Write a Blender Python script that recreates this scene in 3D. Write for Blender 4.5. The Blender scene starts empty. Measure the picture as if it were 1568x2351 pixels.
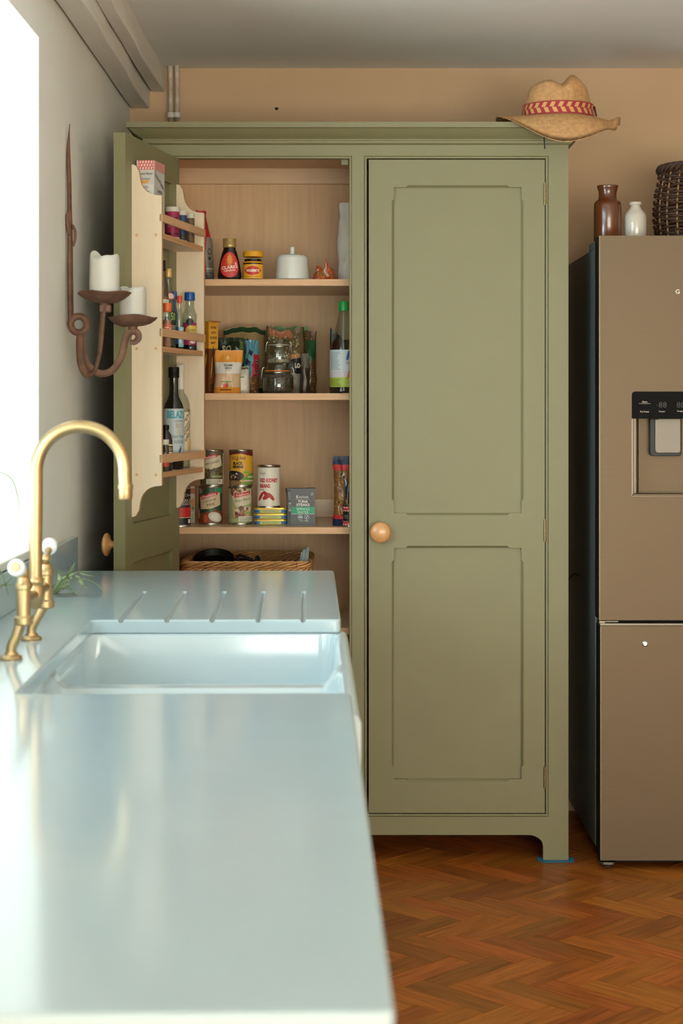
import bpy, bmesh, math, random
from mathutils import Vector, Matrix, noise
random.seed(7)
pi = math.pi
# ------------------------------------------------------------------ camera, world, light, exposure
F, CX, HY, EYE = 4000.0, 784.0, 930.0, 1.322      # focal length in px of the 1568x2351 frame, vanishing point, eye height
scene = bpy.context.scene
COL = scene.collection
cam = bpy.data.objects.new('camera', bpy.data.cameras.new('camera'))
COL.objects.link(cam)
cam.location = (0, 0, EYE); cam.rotation_euler = (pi/2, 0, 0)
cam.data.sensor_fit = 'VERTICAL'; cam.data.sensor_height = 36.0
cam.data.lens = F/2351*36
cam.data.shift_y = -(2351/2-HY)/2351
cam.data.clip_start = 0.05
cam.data.dof.use_dof = True; cam.data.dof.focus_distance = 5.0; cam.data.dof.aperture_fstop = 6.5
scene.camera = cam
scene.view_settings.view_transform = 'Standard'
scene.view_settings.look = 'None'
scene.view_settings.exposure = 0.5
scene.view_settings.gamma = 1.0
scene.view_settings.use_curve_mapping = False
scene.cycles.use_denoising = True
scene.cycles.max_bounces = 6
scene.cycles.diffuse_bounces = 4
scene.cycles.glossy_bounces = 3
scene.cycles.use_adaptive_sampling = True
scene.cycles.adaptive_threshold = 0.12
scene.cycles.adaptive_min_samples = 16
scene.cycles.transparent_max_bounces = 10
scene.cycles.sample_clamp_indirect = 6.0
world = bpy.data.worlds.new('overcast_sky'); scene.world = world
world.use_nodes = True
bg = world.node_tree.nodes['Background']
bg.inputs[0].default_value = (0.80, 0.90, 1.0, 1); bg.inputs[1].default_value = 0.6

def area(name, loc, rot, sx, sy, power, col):
    l = bpy.data.lights.new(name, 'AREA'); l.shape = 'RECTANGLE'; l.size = sx; l.size_y = sy
    l.energy = power; l.color = col
    o = bpy.data.objects.new(name, l); COL.objects.link(o)
    o.location = loc; o.rotation_euler = rot
    return o
# daylight entering through the kitchen window over the sink: the open sky seen obliquely, and the soft sky right outside
area('sky_through_window', (-5.2, -3.2, 3.0), (0, 0, 0), 6.0, 4.0, 620, (0.86, 0.95, 1.0))
bpy.data.objects['sky_through_window'].rotation_euler = (Vector((-.7, 3.0, 1.6))-Vector((-5.2, -3.2, 3.0))).to_track_quat('-Z', 'Y').to_euler()
area('window_daylight', (-1.5, 2.5, 1.7), (0, math.radians(-90), 0), 1.6, 2.8, 12, (0.60, 0.85, 1.0))
# upward fill lamp outside the same window, added to brighten the ceiling
area('ceiling_fill', (-2.4, 2.4, .35), (0, math.radians(-128), 0), 1.8, 3.6, 300, (0.84, 0.93, 1.0))
# warm fill lamp added behind the camera, tilted up to lift the room
area('rear_fill', (1.25, -2.9, 1.0), (math.radians(138), 0, 0), 3.3, 2.1, 262, (1.0, 0.90, 0.76))

# ------------------------------------------------------------------ helpers
def X(px, D): return (px-CX)*D/F
def Z(py, D): return EYE-(py-HY)*D/F
def s2l(c): return c/12.92 if c <= 0.04045 else ((c+0.055)/1.055)**2.4
def hexc(h):
    h = h.lstrip('#')
    return tuple(s2l(int(h[i:i+2], 16)/255) for i in (0, 2, 4))
MATS = {}
def M(name, col='#888888', rough=0.5, metal=0.0, var=0.0, vscale=8.0, stretch=(1,1,1), bump=0.0, bscale=60.0, spec=0.5, col2=None, coat=0.0, rand=0.0, island=False, trans=0.0):
    if name in MATS: return MATS[name]
    m = bpy.data.materials.new(name); m.use_nodes = True
    nt = m.node_tree; b = nt.nodes['Principled BSDF']
    c = hexc(col) if isinstance(col, str) else col
    b.inputs['Base Color'].default_value = (*c, 1)
    b.inputs['Roughness'].default_value = rough
    b.inputs['Metallic'].default_value = metal
    b.inputs['Specular IOR Level'].default_value = spec
    b.inputs['Coat Weight'].default_value = coat
    if trans:
        b.inputs['Subsurface Weight'].default_value = trans
        b.inputs['Subsurface Radius'].default_value = (0.02, 0.012, 0.006)
    if var or bump or rand:
        tc = nt.nodes.new('ShaderNodeTexCoord'); mp = nt.nodes.new('ShaderNodeMapping')
        mp.inputs['Scale'].default_value = stretch
        nt.links.new(tc.outputs['Object'], mp.inputs['Vector'])
        vec = mp.outputs['Vector']
        rnd = None
        if rand:
            if island:
                oi = nt.nodes.new('ShaderNodeNewGeometry'); rnd = oi.outputs['Random Per Island']
            else:
                oi = nt.nodes.new('ShaderNodeObjectInfo'); rnd = oi.outputs['Random']
            ad = nt.nodes.new('ShaderNodeVectorMath'); ad.operation = 'ADD'
            sc = nt.nodes.new('ShaderNodeVectorMath'); sc.operation = 'SCALE'; sc.inputs[0].default_value = (37, 91, 53)
            nt.links.new(rnd, sc.inputs['Scale'])
            nt.links.new(vec, ad.inputs[0]); nt.links.new(sc.outputs[0], ad.inputs[1]); vec = ad.outputs[0]
        n = nt.nodes.new('ShaderNodeTexNoise'); n.inputs['Scale'].default_value = vscale
        n.inputs['Detail'].default_value = 3; n.inputs['Roughness'].default_value = 0.6
        nt.links.new(vec, n.inputs['Vector'])
        if var or rand:
            ramp = nt.nodes.new('ShaderNodeValToRGB')
            c2 = hexc(col2) if col2 else tuple(x*(1-var) for x in c)
            ramp.color_ramp.elements[0].position = 0.33; ramp.color_ramp.elements[1].position = 0.67
            ramp.color_ramp.elements[0].color = (*c2, 1); ramp.color_ramp.elements[1].color = (*c, 1)
            nt.links.new(n.outputs['Fac'], ramp.inputs[0])
            out = ramp.outputs[0]
            if rand:
                hsv = nt.nodes.new('ShaderNodeHueSaturation')
                mr = nt.nodes.new('ShaderNodeMapRange'); mr.inputs['To Min'].default_value = 1-rand; mr.inputs['To Max'].default_value = 1+rand
                nt.links.new(rnd, mr.inputs['Value']); nt.links.new(mr.outputs[0], hsv.inputs['Value'])
                fr = nt.nodes.new('ShaderNodeMath'); fr.operation = 'MULTIPLY'; fr.inputs[1].default_value = 7.31
                f2 = nt.nodes.new('ShaderNodeMath'); f2.operation = 'FRACT'
                mh = nt.nodes.new('ShaderNodeMapRange'); mh.inputs['To Min'].default_value = 0.490; mh.inputs['To Max'].default_value = 0.506
                nt.links.new(rnd, fr.inputs[0]); nt.links.new(fr.outputs[0], f2.inputs[0]); nt.links.new(f2.outputs[0], mh.inputs['Value'])
                nt.links.new(mh.outputs[0], hsv.inputs['Hue'])
                nt.links.new(out, hsv.inputs['Color']); out = hsv.outputs[0]
            nt.links.new(out, b.inputs['Base Color'])
        if bump:
            n2 = nt.nodes.new('ShaderNodeTexNoise'); n2.inputs['Scale'].default_value = bscale; n2.inputs['Detail'].default_value = 2
            nt.links.new(vec, n2.inputs['Vector'])
            bp = nt.nodes.new('ShaderNodeBump'); bp.inputs['Strength'].default_value = bump; bp.inputs['Distance'].default_value = 0.004
            nt.links.new(n2.outputs['Fac'], bp.inputs['Height']); nt.links.new(bp.outputs[0], b.inputs['Normal'])
    MATS[name] = m
    return m
def GLASS(name, col, fac=0.12, rough=0.03):
    if name in MATS: return MATS[name]
    m = bpy.data.materials.new(name); m.use_nodes = True; nt = m.node_tree
    for n in list(nt.nodes): nt.nodes.remove(n)
    o = nt.nodes.new('ShaderNodeOutputMaterial'); mx = nt.nodes.new('ShaderNodeMixShader')
    t = nt.nodes.new('ShaderNodeBsdfTransparent'); g = nt.nodes.new('ShaderNodeBsdfGlossy')
    t.inputs[0].default_value = (*hexc(col), 1); g.inputs['Roughness'].default_value = rough; g.inputs[0].default_value = (.9, .95, .95, 1)
    lw = nt.nodes.new('ShaderNodeLayerWeight'); lw.inputs[0].default_value = fac+0.1
    mr = nt.nodes.new('ShaderNodeMapRange'); mr.inputs['To Min'].default_value = fac*0.6; mr.inputs['To Max'].default_value = 0.5
    nt.links.new(lw.outputs['Facing'], mr.inputs['Value'])
    nt.links.new(mr.outputs[0], mx.inputs[0]); nt.links.new(t.outputs[0], mx.inputs[1]); nt.links.new(g.outputs[0], mx.inputs[2])
    nt.links.new(mx.outputs[0], o.inputs[0])
    MATS[name] = m
    return m
def INK(col, rough=0.45): return M('print_'+col.lstrip('#'), col, rough)

def wmat(o):
    m = o.matrix_basis.copy()
    while o.parent: o = o.parent; m = o.matrix_basis @ m
    return m
class MB:
    def __init__(s): s.v = []; s.f = []; s.m = []
    def add(s, vs, fs, mi=0, T=None):
        b = len(s.v)
        s.v += [tuple(T @ Vector(p)) if T else tuple(p) for p in vs]
        s.f += [tuple(b+i for i in f) for f in fs]; s.m += [mi]*len(fs)
        return s
    def box(s, x0, x1, y0, y1, z0, z1, mi=0, T=None):
        vs = [(x, y, z) for z in (z0, z1) for y in (y0, y1) for x in (x0, x1)]
        return s.add(vs, [(0,2,3,1),(4,5,7,6),(0,1,5,4),(2,6,7,3),(0,4,6,2),(1,3,7,5)], mi, T)
    def prism(s, poly, h0, h1, fn=None, mi=0, T=None):
        # poly: CCW list of 2-D points; fn(a, b, h) -> xyz
        fn = fn or (lambda a, b, h: (a, b, h))
        n = len(poly)
        vs = [fn(a, b, h0) for a, b in poly]+[fn(a, b, h1) for a, b in poly]
        fs = [tuple(range(n-1, -1, -1)), tuple(range(n, 2*n))]+[(i, (i+1) % n, n+(i+1) % n, n+i) for i in range(n)]
        return s.add(vs, fs, mi, T)
    def lathe(s, prof, c=(0, 0), seg=24, mi=0, sx=1.0, sy=1.0, T=None, z0=0.0, caps=True, axis=None):
        # prof: list of (radius, height)
        vs = []; fs = []
        for r, h in prof:
            for k in range(seg):
                a = 2*pi*k/seg
                vs.append((c[0]+sx*r*math.cos(a), c[1]+sy*r*math.sin(a), z0+h))
        for i in range(len(prof)-1):
            for k in range(seg):
                k2 = (k+1) % seg
                fs.append((i*seg+k, i*seg+k2, (i+1)*seg+k2, (i+1)*seg+k))
        if caps:
            fs.append(tuple(range(seg-1, -1, -1)))
            fs.append(tuple((len(prof)-1)*seg+k for k in range(seg)))
        return s.add(vs, fs, mi, T)
    def tube(s, path, r, seg=8, mi=0, caps=True, closed=False, flat=1.0, up=None, T=None):
        pts = [Vector(p) for p in path]; n = len(pts)
        rad = r if isinstance(r, (list, tuple)) else [r]*n
        vs = []; fs = []; nrm = None
        for i, p in enumerate(pts):
            if closed: t = pts[(i+1) % n]-pts[i-1]
            else: t = pts[min(i+1, n-1)]-pts[max(i-1, 0)]
            t = t.normalized() if t.length > 1e-9 else Vector((0, 0, 1))
            if nrm is None:
                ref = Vector(up) if up else (Vector((0, 0, 1)) if abs(t.z) < 0.9 else Vector((1, 0, 0)))
                nrm = ref
            nrm = (nrm-t*nrm.dot(t))
            nrm = nrm.normalized() if nrm.length > 1e-6 else t.orthogonal().normalized()
            bn = t.cross(nrm)
            for k in range(seg):
                a = 2*pi*k/seg
                vs.append(p+rad[i]*(math.cos(a)*nrm*flat+math.sin(a)*bn))
        m = n if closed else n-1
        for i in range(m):
            j = (i+1) % n
            for k in range(seg):
                k2 = (k+1) % seg
                fs.append((i*seg+k, i*seg+k2, j*seg+k2, j*seg+k))
        if caps and not closed:
            fs.append(tuple(range(seg-1, -1, -1))); fs.append(tuple((n-1)*seg+k for k in range(seg)))
        return s.add(vs, fs, mi, T)
    def grid(s, fn, nu, nv, mi=0, flip=False, T=None):
        vs = [fn(i/nu, j/nv) for j in range(nv+1) for i in range(nu+1)]
        fs = []
        for j in range(nv):
            for i in range(nu):
                a = j*(nu+1)+i
                q = (a, a+1, a+nu+2, a+nu+1)
                fs.append(q[::-1] if flip else q)
        return s.add(vs, fs, mi, T)
    def ball(s, c, r, seg=16, rings=10, mi=0, sc=(1, 1, 1), T=None):
        vs = []; fs = []
        for j in range(1, rings):
            b = pi*j/rings
            for k in range(seg):
                a = 2*pi*k/seg
                vs.append((c[0]+sc[0]*r*math.sin(b)*math.cos(a), c[1]+sc[1]*r*math.sin(b)*math.sin(a), c[2]-sc[2]*r*math.cos(b)))
        for j in range(rings-2):
            for k in range(seg):
                k2 = (k+1) % seg
                fs.append((j*seg+k, j*seg+k2, (j+1)*seg+k2, (j+1)*seg+k))
        n = len(vs); vs += [(c[0], c[1], c[2]-sc[2]*r), (c[0], c[1], c[2]+sc[2]*r)]
        for k in range(seg):
            k2 = (k+1) % seg
            fs.append((n, k2, k)); fs.append((n+1, (rings-2)*seg+k, (rings-2)*seg+k2))
        return s.add(vs, fs, mi, T)
    def build(s, name, mats, parent=None, smooth=False, bevel=0.0, world=False, weld=False, angle=None, segs=2):
        me = bpy.data.meshes.new(name)
        v = s.v
        if world and parent is not None:
            inv = wmat(parent).inverted(); v = [tuple(inv @ Vector(p)) for p in v]
        me.from_pydata(v, [], s.f)
        if not isinstance(mats, (list, tuple)): mats = [mats]
        for m in mats: me.materials.append(m)
        for p, i in zip(me.polygons, s.m): p.material_index = i
        if weld:
            bm = bmesh.new(); bm.from_mesh(me); bmesh.ops.remove_doubles(bm, verts=bm.verts, dist=1e-5)
            bmesh.ops.recalc_face_normals(bm, faces=bm.faces); bm.to_mesh(me); bm.free()
        if smooth or angle:
            me.shade_smooth()
            if angle or smooth is True: me.set_sharp_from_angle(angle=math.radians(angle or 40))
        o = bpy.data.objects.new(name, me); COL.objects.link(o)
        if parent is not None: o.parent = parent
        if bevel:
            b = o.modifiers.new('bevel', 'BEVEL'); b.width = bevel; b.segments = segs; b.limit_method = 'ANGLE'; b.angle_limit = math.radians(35)
            b.harden_normals = False
        return o
def tag(o, label, cat, group=None, kind=None):
    if label: o['label'] = label
    if cat: o['category'] = cat
    if group: o['group'] = group
    if kind: o['kind'] = kind
    return o
def thing(name, label, cat, loc=(0, 0, 0), rz=0.0, group=None):
    o = bpy.data.objects.new(name, None); COL.objects.link(o); o.empty_display_size = 0.05
    o.location = loc; o.rotation_euler = (0, 0, rz)
    return tag(o, label, cat, group)
def struct(o): o['kind'] = 'structure'; return o

# flat print: polygons in (u, v) laid on a surface map S(u, v, off) -> local xyz
TXT = {}
def text_mesh(body, bold=0.0):
    key = (body, bold)
    if key in TXT: return TXT[key]
    cu = bpy.data.curves.new('t', 'FONT'); cu.body = body; cu.size = 1.0; cu.resolution_u = 2; cu.offset = bold
    ob = bpy.data.objects.new('t', cu)
    me = ob.to_mesh()
    vs = [(v.co.x, v.co.y) for v in me.vertices]; fs = [tuple(p.vertices) for p in me.polygons]
    ob.to_mesh_clear(); bpy.data.objects.remove(ob); bpy.data.curves.remove(cu)
    if vs:
        x0 = min(a for a, b in vs); x1 = max(a for a, b in vs); y0 = min(b for a, b in vs); y1 = max(b for a, b in vs)
        vs = [((a-x0)/(x1-x0+1e-9)-.5, (b-y0)/(y1-y0+1e-9)-.5) for a, b in vs]
    TXT[key] = (vs, fs)
    return TXT[key]
class Decal:
    def __init__(s, S, du=None, dv=None, base=0.0004, step=0.00012):
        s.S = S; s.du = du; s.dv = dv; s.base = base; s.step = step; s.n = 0; s.mb = MB(); s.mats = []; s.asp = 0.5
    def _put(s, vs, fs, col, same=False):
        if not same: s.n += 1
        off = s.base+s.n*s.step
        bm = bmesh.new()
        bv = [bm.verts.new((a, b, 0)) for a, b in vs]
        for f in fs:
            try: bm.faces.new([bv[i] for i in f])
            except ValueError: pass
        for ax, d in ((0, s.du), (1, s.dv)):
            if not d: continue
            lo = min(p[ax] for p in vs); hi = max(p[ax] for p in vs)
            k = math.floor(lo/d)+1
            while k*d < hi-1e-7:
                co = (k*d, 0, 0) if ax == 0 else (0, k*d, 0); no = (1, 0, 0) if ax == 0 else (0, 1, 0)
                bmesh.ops.bisect_plane(bm, geom=bm.verts[:]+bm.edges[:]+bm.faces[:], plane_co=co, plane_no=no, dist=1e-7)
                k += 1
        bm.normal_update()
        for f in bm.faces:
            if f.normal.z < 0: f.normal_flip()
        bm.verts.index_update()
        m = INK(col) if isinstance(col, str) else col
        if m not in s.mats: s.mats.append(m)
        s.mb.add([s.S(v.co.x, v.co.y, off) for v in bm.verts], [tuple(v.index for v in f.verts) for f in bm.faces], s.mats.index(m))
        bm.free(); return s
    def rect(s, u0, u1, v0, v1, col, **k): return s._put([(u0, v0), (u1, v0), (u1, v1), (u0, v1)], [(0, 1, 2, 3)], col, **k)
    def poly(s, pts, col, **k): return s._put(pts, [tuple(range(len(pts)))], col, **k)
    def ell(s, cu, cv, ru, rv, col, n=20, rot=0.0, **k):
        c, d = math.cos(rot), math.sin(rot)
        pts = []
        for i in range(n):
            a = 2*pi*i/n; x = ru*math.cos(a); y = rv*math.sin(a)
            pts.append((cu+c*x-d*y, cv+d*x+c*y))
        return s.poly(pts, col, **k)
    def star(s, cu, cv, r1, r2, n, col):
        return s.poly([(cu+(r1 if i % 2 == 0 else r2)*math.cos(pi/2+pi*i/n), cv+(r1 if i % 2 == 0 else r2)*math.sin(pi/2+pi*i/n)) for i in range(2*n)], col)
    def text(s, t, cu, cv, w, h, col, bold=0.0, shear=0.0, rot=0.0):
        vs, fs = text_mesh(t, bold)
        c, d = math.cos(rot), math.sin(rot); out = []
        for a, b in vs:
            x = a*w+b*h*shear; y = b*h
            out.append((cu+c*x-d*y, cv+d*x+c*y))
        return s._put(out, fs, col)
    def lines(s, u0, u1, v0, v1, n, col, frac=0.35, jit=0.3):
        # rows of tiny print
        h = (v1-v0)/n
        for i in range(n):
            e = u1-(u1-u0)*jit*random.random()
            s.rect(u0, e, v0+h*i, v0+h*(i+frac), col, same=i > 0)
        return s
    def scatter(s, pts_fn, n, r, cols, jit=0.4):
        n0 = s.n
        for i in range(n):
            u, v = pts_fn(); q = r*(1-jit+2*jit*random.random())
            s.n = n0+i % 8
            k, t = 0.5+0.4*random.random(), random.random()*pi
            c, d = math.cos(t), math.sin(t); pts = []
            for m in range(7):
                x, y = q*math.cos(2*pi*m/7), q*k*math.sin(2*pi*m/7)
                pts.append((u+c*x-d*y, v+(d*x+c*y)*s.asp))
            s.poly(pts, random.choice(cols))
        s.n = n0+8
        return s
    def build(s, parent, name='label'):
        return s.mb.build(name, s.mats, parent, smooth=False)
def cyl(r, sy=1.0):
    return lambda u, v, o: ((r+o)*math.sin(u/r), -(r*sy+o)*math.cos(u/r), v)
def prof_map(prof, sx=1.0, sy=1.0, r0=None):
    # lathe profile surface; u is arc length at radius r0
    r0 = r0 or max(r for r, h in prof)
    def rad(v):
        for (ra, ha), (rb, hb) in zip(prof, prof[1:]):
            if ha <= v <= hb and hb > ha: return ra+(rb-ra)*(v-ha)/(hb-ha)
        return prof[-1][0]
    return lambda u, v, o: (sx*(rad(v)+o)*math.sin(u/r0), -sy*(rad(v)+o)*math.cos(u/r0), v)
def plane_map(y): return lambda u, v, o: (u, y-o, v)
def smooth(e0, e1, x):
    t = min(1, max(0, (x-e0)/(e1-e0))); return t*t*(3-2*t)
def bez(pts, n=24):
    # Catmull-Rom through pts
    P = [Vector(p) for p in pts]; P = [2*P[0]-P[1]]+P+[2*P[-1]-P[-2]]; out = []
    segs = len(P)-3
    for i in range(segs):
        a, b, c, d = P[i:i+4]; m = max(2, n//segs)
        for k in range(m):
            t = k/m
            out.append(0.5*((2*b)+(c-a)*t+(2*a-5*b+4*c-d)*t*t+(3*b-a-3*c+d)*t**3))
    out.append(P[-2]); return out
# ------------------------------------------------------------------ materials of the setting
plasterb = M('peach_plaster', '#cdac89', 0.85, var=0.06, vscale=3, bump=0.12, bscale=14)
plaster = M('lime_plaster', '#e6e2d8', 0.85, var=0.06, vscale=3, bump=0.12, bscale=14)
ceilm = M('ceiling_plaster', '#ebeae4', 0.9, var=0.05, vscale=2, bump=0.1, bscale=10)
whitep = M('white_paint', '#e2dcd2', 0.6, var=0.10, vscale=5, stretch=(6, 0.6, 6), bump=0.15, bscale=30)
green = M('olive_paint', '#827d5a', 0.48, var=0.05, vscale=5)
birch = M('birch_ply', '#dfb98d', 0.5, var=0.13, vscale=9, stretch=(7, 7, 0.5))
birchh = M('birch_ply_shelf', '#dbbb96', 0.28, var=0.12, vscale=9, stretch=(0.6, 6, 6))
birchr = M('birch_rack', '#e6d2b6', 0.5, var=0.07, vscale=7, stretch=(5, 5, 0.7))
birche = M('birch_edge', '#ddb085', 0.5, var=0.18, vscale=14, stretch=(0.5, 4, 9))
plye = M('ply_edge', '#d8a476', 0.6, var=0.35, vscale=6, stretch=(0.3, 0.3, 90))
stone = M('white_worktop', '#b0c2c8', 0.12, var=0.03, vscale=6)
fireclay = M('fireclay', '#c3d2d7', 0.09, spec=0.6)
brass = M('brushed_brass', '#c4a679', 0.37, metal=1.0, var=0.1, vscale=12)
WALLX, WALLY, CEIL, FRONT = -0.69, 5.68, 2.42, -2.4
RIGHT = 3.0
# ------------------------------------------------------------------ walls, ceiling, beams
wy0, wy1, wz0, wz1 = 1.20, 3.97, 1.0, 2.16
mb = MB(); xo = -1.12
mb.box(xo, WALLX, FRONT, wy0, 0, CEIL); mb.box(xo, WALLX, wy1, WALLY+.15, 0, CEIL)
mb.box(xo, WALLX, wy0, wy1, 0, wz0); mb.box(xo, WALLX, wy0, wy1, wz1, CEIL)
wall_left = struct(mb.build('wall_left', plaster))
wall_back = struct(MB().box(WALLX, RIGHT, WALLY, WALLY+.15, 0, CEIL).build('wall_back', plasterb))
gx0, gx1 = -.40, 2.90
struct(MB().box(RIGHT, RIGHT+.15, FRONT, WALLY+.15, 0, CEIL).build('wall_right', plaster))
mb = MB()
mb.box(xo, gx0, FRONT-.2, FRONT, 0, CEIL).box(gx1, RIGHT+.15, FRONT-.2, FRONT, 0, CEIL).box(gx0, gx1, FRONT-.2, FRONT, 2.3, CEIL)
struct(mb.build('wall_front', plaster))
struct(MB().box(xo, RIGHT+.15, FRONT-.2, WALLY+.15, CEIL, CEIL+.1).build('ceiling', ceilm))
# nail hole in the back wall above the cupboard
hx, hz = X(635, WALLY), Z(250, WALLY)
h = MB(); h.prism([(hx+.006*math.cos(a)*(1+.4*math.sin(3*a)), hz+.005*math.sin(a)) for a in [2*pi*k/10 for k in range(10)]], WALLY-.0012, WALLY-.0002, lambda a, b, d: (a, d, b))
h.build('nail_hole', M('hole_dark', '#2a1c12', 0.9), wall_back, world=True)
# ceiling beams along the left wall
def beam(name, x0, x1, zb, ph):
    m = MB(); n = 40
    def sec(y):
        w = 0.003*math.sin(y*3.1+ph)+0.002*math.sin(y*9+ph)
        return [(x0, zb+w*.6), (x1+w, zb+w*.6), (x1+w, CEIL), (x0, CEIL)]
    y0 = FRONT
    vs = []
    for i in range(n+1):
        y = y0+(WALLY-y0)*i/n
        vs += [(a, y, b) for a, b in sec(y)]
    fs = []
    for i in range(n):
        for k in range(4):
            a = i*4+k; b = i*4+(k+1) % 4
            fs.append((a, b, b+4, a+4))
    fs += [(3, 2, 1, 0), tuple(n*4+k for k in range(4))]
    m.add(vs, fs); return struct(m.build(name, whitep, bevel=0.004))
beam('trim_1', -.685, -.6235, 2.289, 0.3)
beam('trim_2', -.6195, -.578, 2.341, 1.7)
# window over the sink (out of the frame; only its reveal is seen)
win = bpy.data.objects.new('window_1', None); COL.objects.link(win); win.location = (-1.08, 2.71, 1.0); struct(win)
m = MB()
wst = [wy0+(wy1-.06-wy0)*i/3 for i in range(4)]
for y in wst: m.box(-1.1, -1.05, y, y+.06, wz0, wz1)
for z in (wz0, wz1-.06, 1.70): m.box(-1.1, -1.05, wy0, wy1, z, z+.05)
m.build('window_frame', whitep, win, world=True)
pane = GLASS('window_glass', '#f6fbfa', 0.04)
nt_ = pane.node_tree; mx_ = next(n for n in nt_.nodes if n.type == 'MIX_SHADER'); nt_.links.remove(mx_.inputs[0].links[0]); mx_.inputs[0].default_value = 0.05
for y0, y1 in [(a+.06, b) for a, b in zip(wst, wst[1:])]:
    for z0, z1 in ((wz0+.05, 1.70), (1.75, wz1-.06)):
        MB().box(-1.078, -1.074, y0, y1, z0, z1).build('pane', pane, win, world=True)
struct(MB().box(-1.05, WALLX+.012, wy0+.001, wy1-.001, wz0-.012, wz0+.006).build('trim_3', M('sill_paint', '#e6e3dc', 0.35), bevel=.003))
# glazed doors invented behind the camera as an opening for the fill lamp
gd = bpy.data.objects.new('added_door_1', None); COL.objects.link(gd); gd.location = ((gx0+gx1)/2, FRONT-.1, 0); struct(gd)
m = MB(); gxs = [gx0+(gx1-.07-gx0)*i/4 for i in range(5)]
for x in gxs: m.box(x, x+.07, FRONT-.13, FRONT-.07, 0, 2.3)
for z0, z1 in ((0, .2), (2.22, 2.3)): m.box(gx0, gx1, FRONT-.13, FRONT-.07, z0, z1)
m.build('door_frame', whitep, gd, world=True)
for a, b_ in zip(gxs, gxs[1:]): MB().box(a+.07, b_, FRONT-.102, FRONT-.098, .2, 2.22).build('pane', pane, gd, world=True)

# ------------------------------------------------------------------ herringbone parquet floor
floor = struct(MB().box(xo, RIGHT+.15, FRONT-.2, WALLY+.15, -.08, -.006).build('floor', M('floor_bitumen', '#1d120b', 0.8)))
BW, BL, GAP = 0.070, 0.240, 0.0006
o0 = Vector((.735-BW*math.sqrt(2), 4.640)); r2 = math.sqrt(.5)
def blk_mesh():
    m = MB().box(-BL/2+GAP, BL/2-GAP, -BW/2+GAP, BW/2-GAP, -.012, 0)
    return m
wood_kw = dict(rough=0.38, var=0.5, vscale=13, stretch=(0.55, 6, 6), spec=.35)
wood1 = M('parquet_wood', '#bb6f2b', col2='#91511a', rand=0.27, **wood_kw)
wood2 = M('parquet_wood_far', '#bb6f2b', col2='#91511a', rand=0.27, island=True, **wood_kw)
spots = []
for i in range(-90, 110):
    for j in range(-40, 40):
        lx, ly = i*BW+j*BL, i*BW-j*BL
        for vert in (0, 1):
            if vert: c = (lx+BW/2, ly+BW+BL/2)
            else: c = (lx+BL/2, ly+BW/2)
            wx, wy = o0.x+(c[0]+c[1])*r2, o0.y+(c[1]-c[0])*r2
            if xo+.1 < wx < RIGHT+.1 and FRONT-.1 < wy < WALLY+.1:
                spots.append((wx, wy, pi/4 if vert else -pi/4))
blk = None; far = MB(); nblk = 0
for wx, wy, a in spots:
    jit = Vector((random.uniform(-.0006, .0006), random.uniform(-.0006, .0006), random.uniform(-.0009, 0)))
    if -.05 < wx < 1.15 and 3.62 < wy < 5.72:
        if blk is None:
            blk = blk_mesh().build('parquet_block', wood1, floor, bevel=0); b = blk
        else:
            b = blk.copy(); COL.objects.link(b)
        b.location = (wx+jit.x, wy+jit.y, jit.z); b.rotation_euler = (random.uniform(-.003, .003), random.uniform(-.002, .002), a+random.uniform(-.002, .002)+(pi if random.random() < .5 else 0))
        nblk += 1
    else:
        T = Matrix.Translation((wx, wy, jit.z)) @ Matrix.Rotation(a, 4, 'Z')
        far.box(-BL/2+GAP, BL/2-GAP, -BW/2+GAP, BW/2-GAP, -.012, 0, T=T)
tag(far.build('parquet_field', wood2, floor), None, None, kind='stuff')

# ------------------------------------------------------------------ pantry cupboard
D0 = 5.06
cx = lambda px: X(px, D0)
cz = lambda py: Z(py, D0)
xL, xR = cx(335), cx(1305)
oL0, oL1, oR0, oR1 = cx(386), cx(801), cx(843), cx(1252)
zt0, zb0 = cz(365), cz(1868)
cup = thing('pantry_cupboard', 'tall olive green pantry cupboard, left door standing open, right door shut', 'cupboard', ((xL+xR)/2, 5.36, 0))
FT = .026
def cpart(name, m, mat, **k): return m.build(name, mat, cup, world=True, **k)
bd = 7*D0/F
for x0, x1, nm in ((xL, oL0-bd, 'stile'), (oL1+bd, oR0-bd, 'stile'), (oR1+bd, xR, 'stile')):
    cpart(nm, MB().box(x0, x1, D0, D0+FT, zb0-bd, zt0+bd), green)
cpart('top_rail', MB().box(xL, xR, D0, D0+FT, zt0+bd, 2.092), green)
fi, fc, zr = cx(1247), cx(1212), cz(1917)
arc = lambda xa, xb: [(xa+(xb-xa)*(1-math.cos(t)), zr*(.55+.45*math.sin(t))) for t in [pi/2*k/8 for k in range(9)]]
lx_ = lambda x: xL+(xR-x)
poly = [(xL, 0), (lx_(fi), 0)]+arc(lx_(fi), lx_(fc))+list(reversed(arc(fi, fc)))+[(fi, 0), (xR, 0), (xR, zb0-bd), (xL, zb0-bd)]
cpart('bottom_rail', MB().prism(poly, D0, D0+FT, lambda a, b, d: (a, d, b)), green)
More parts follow.
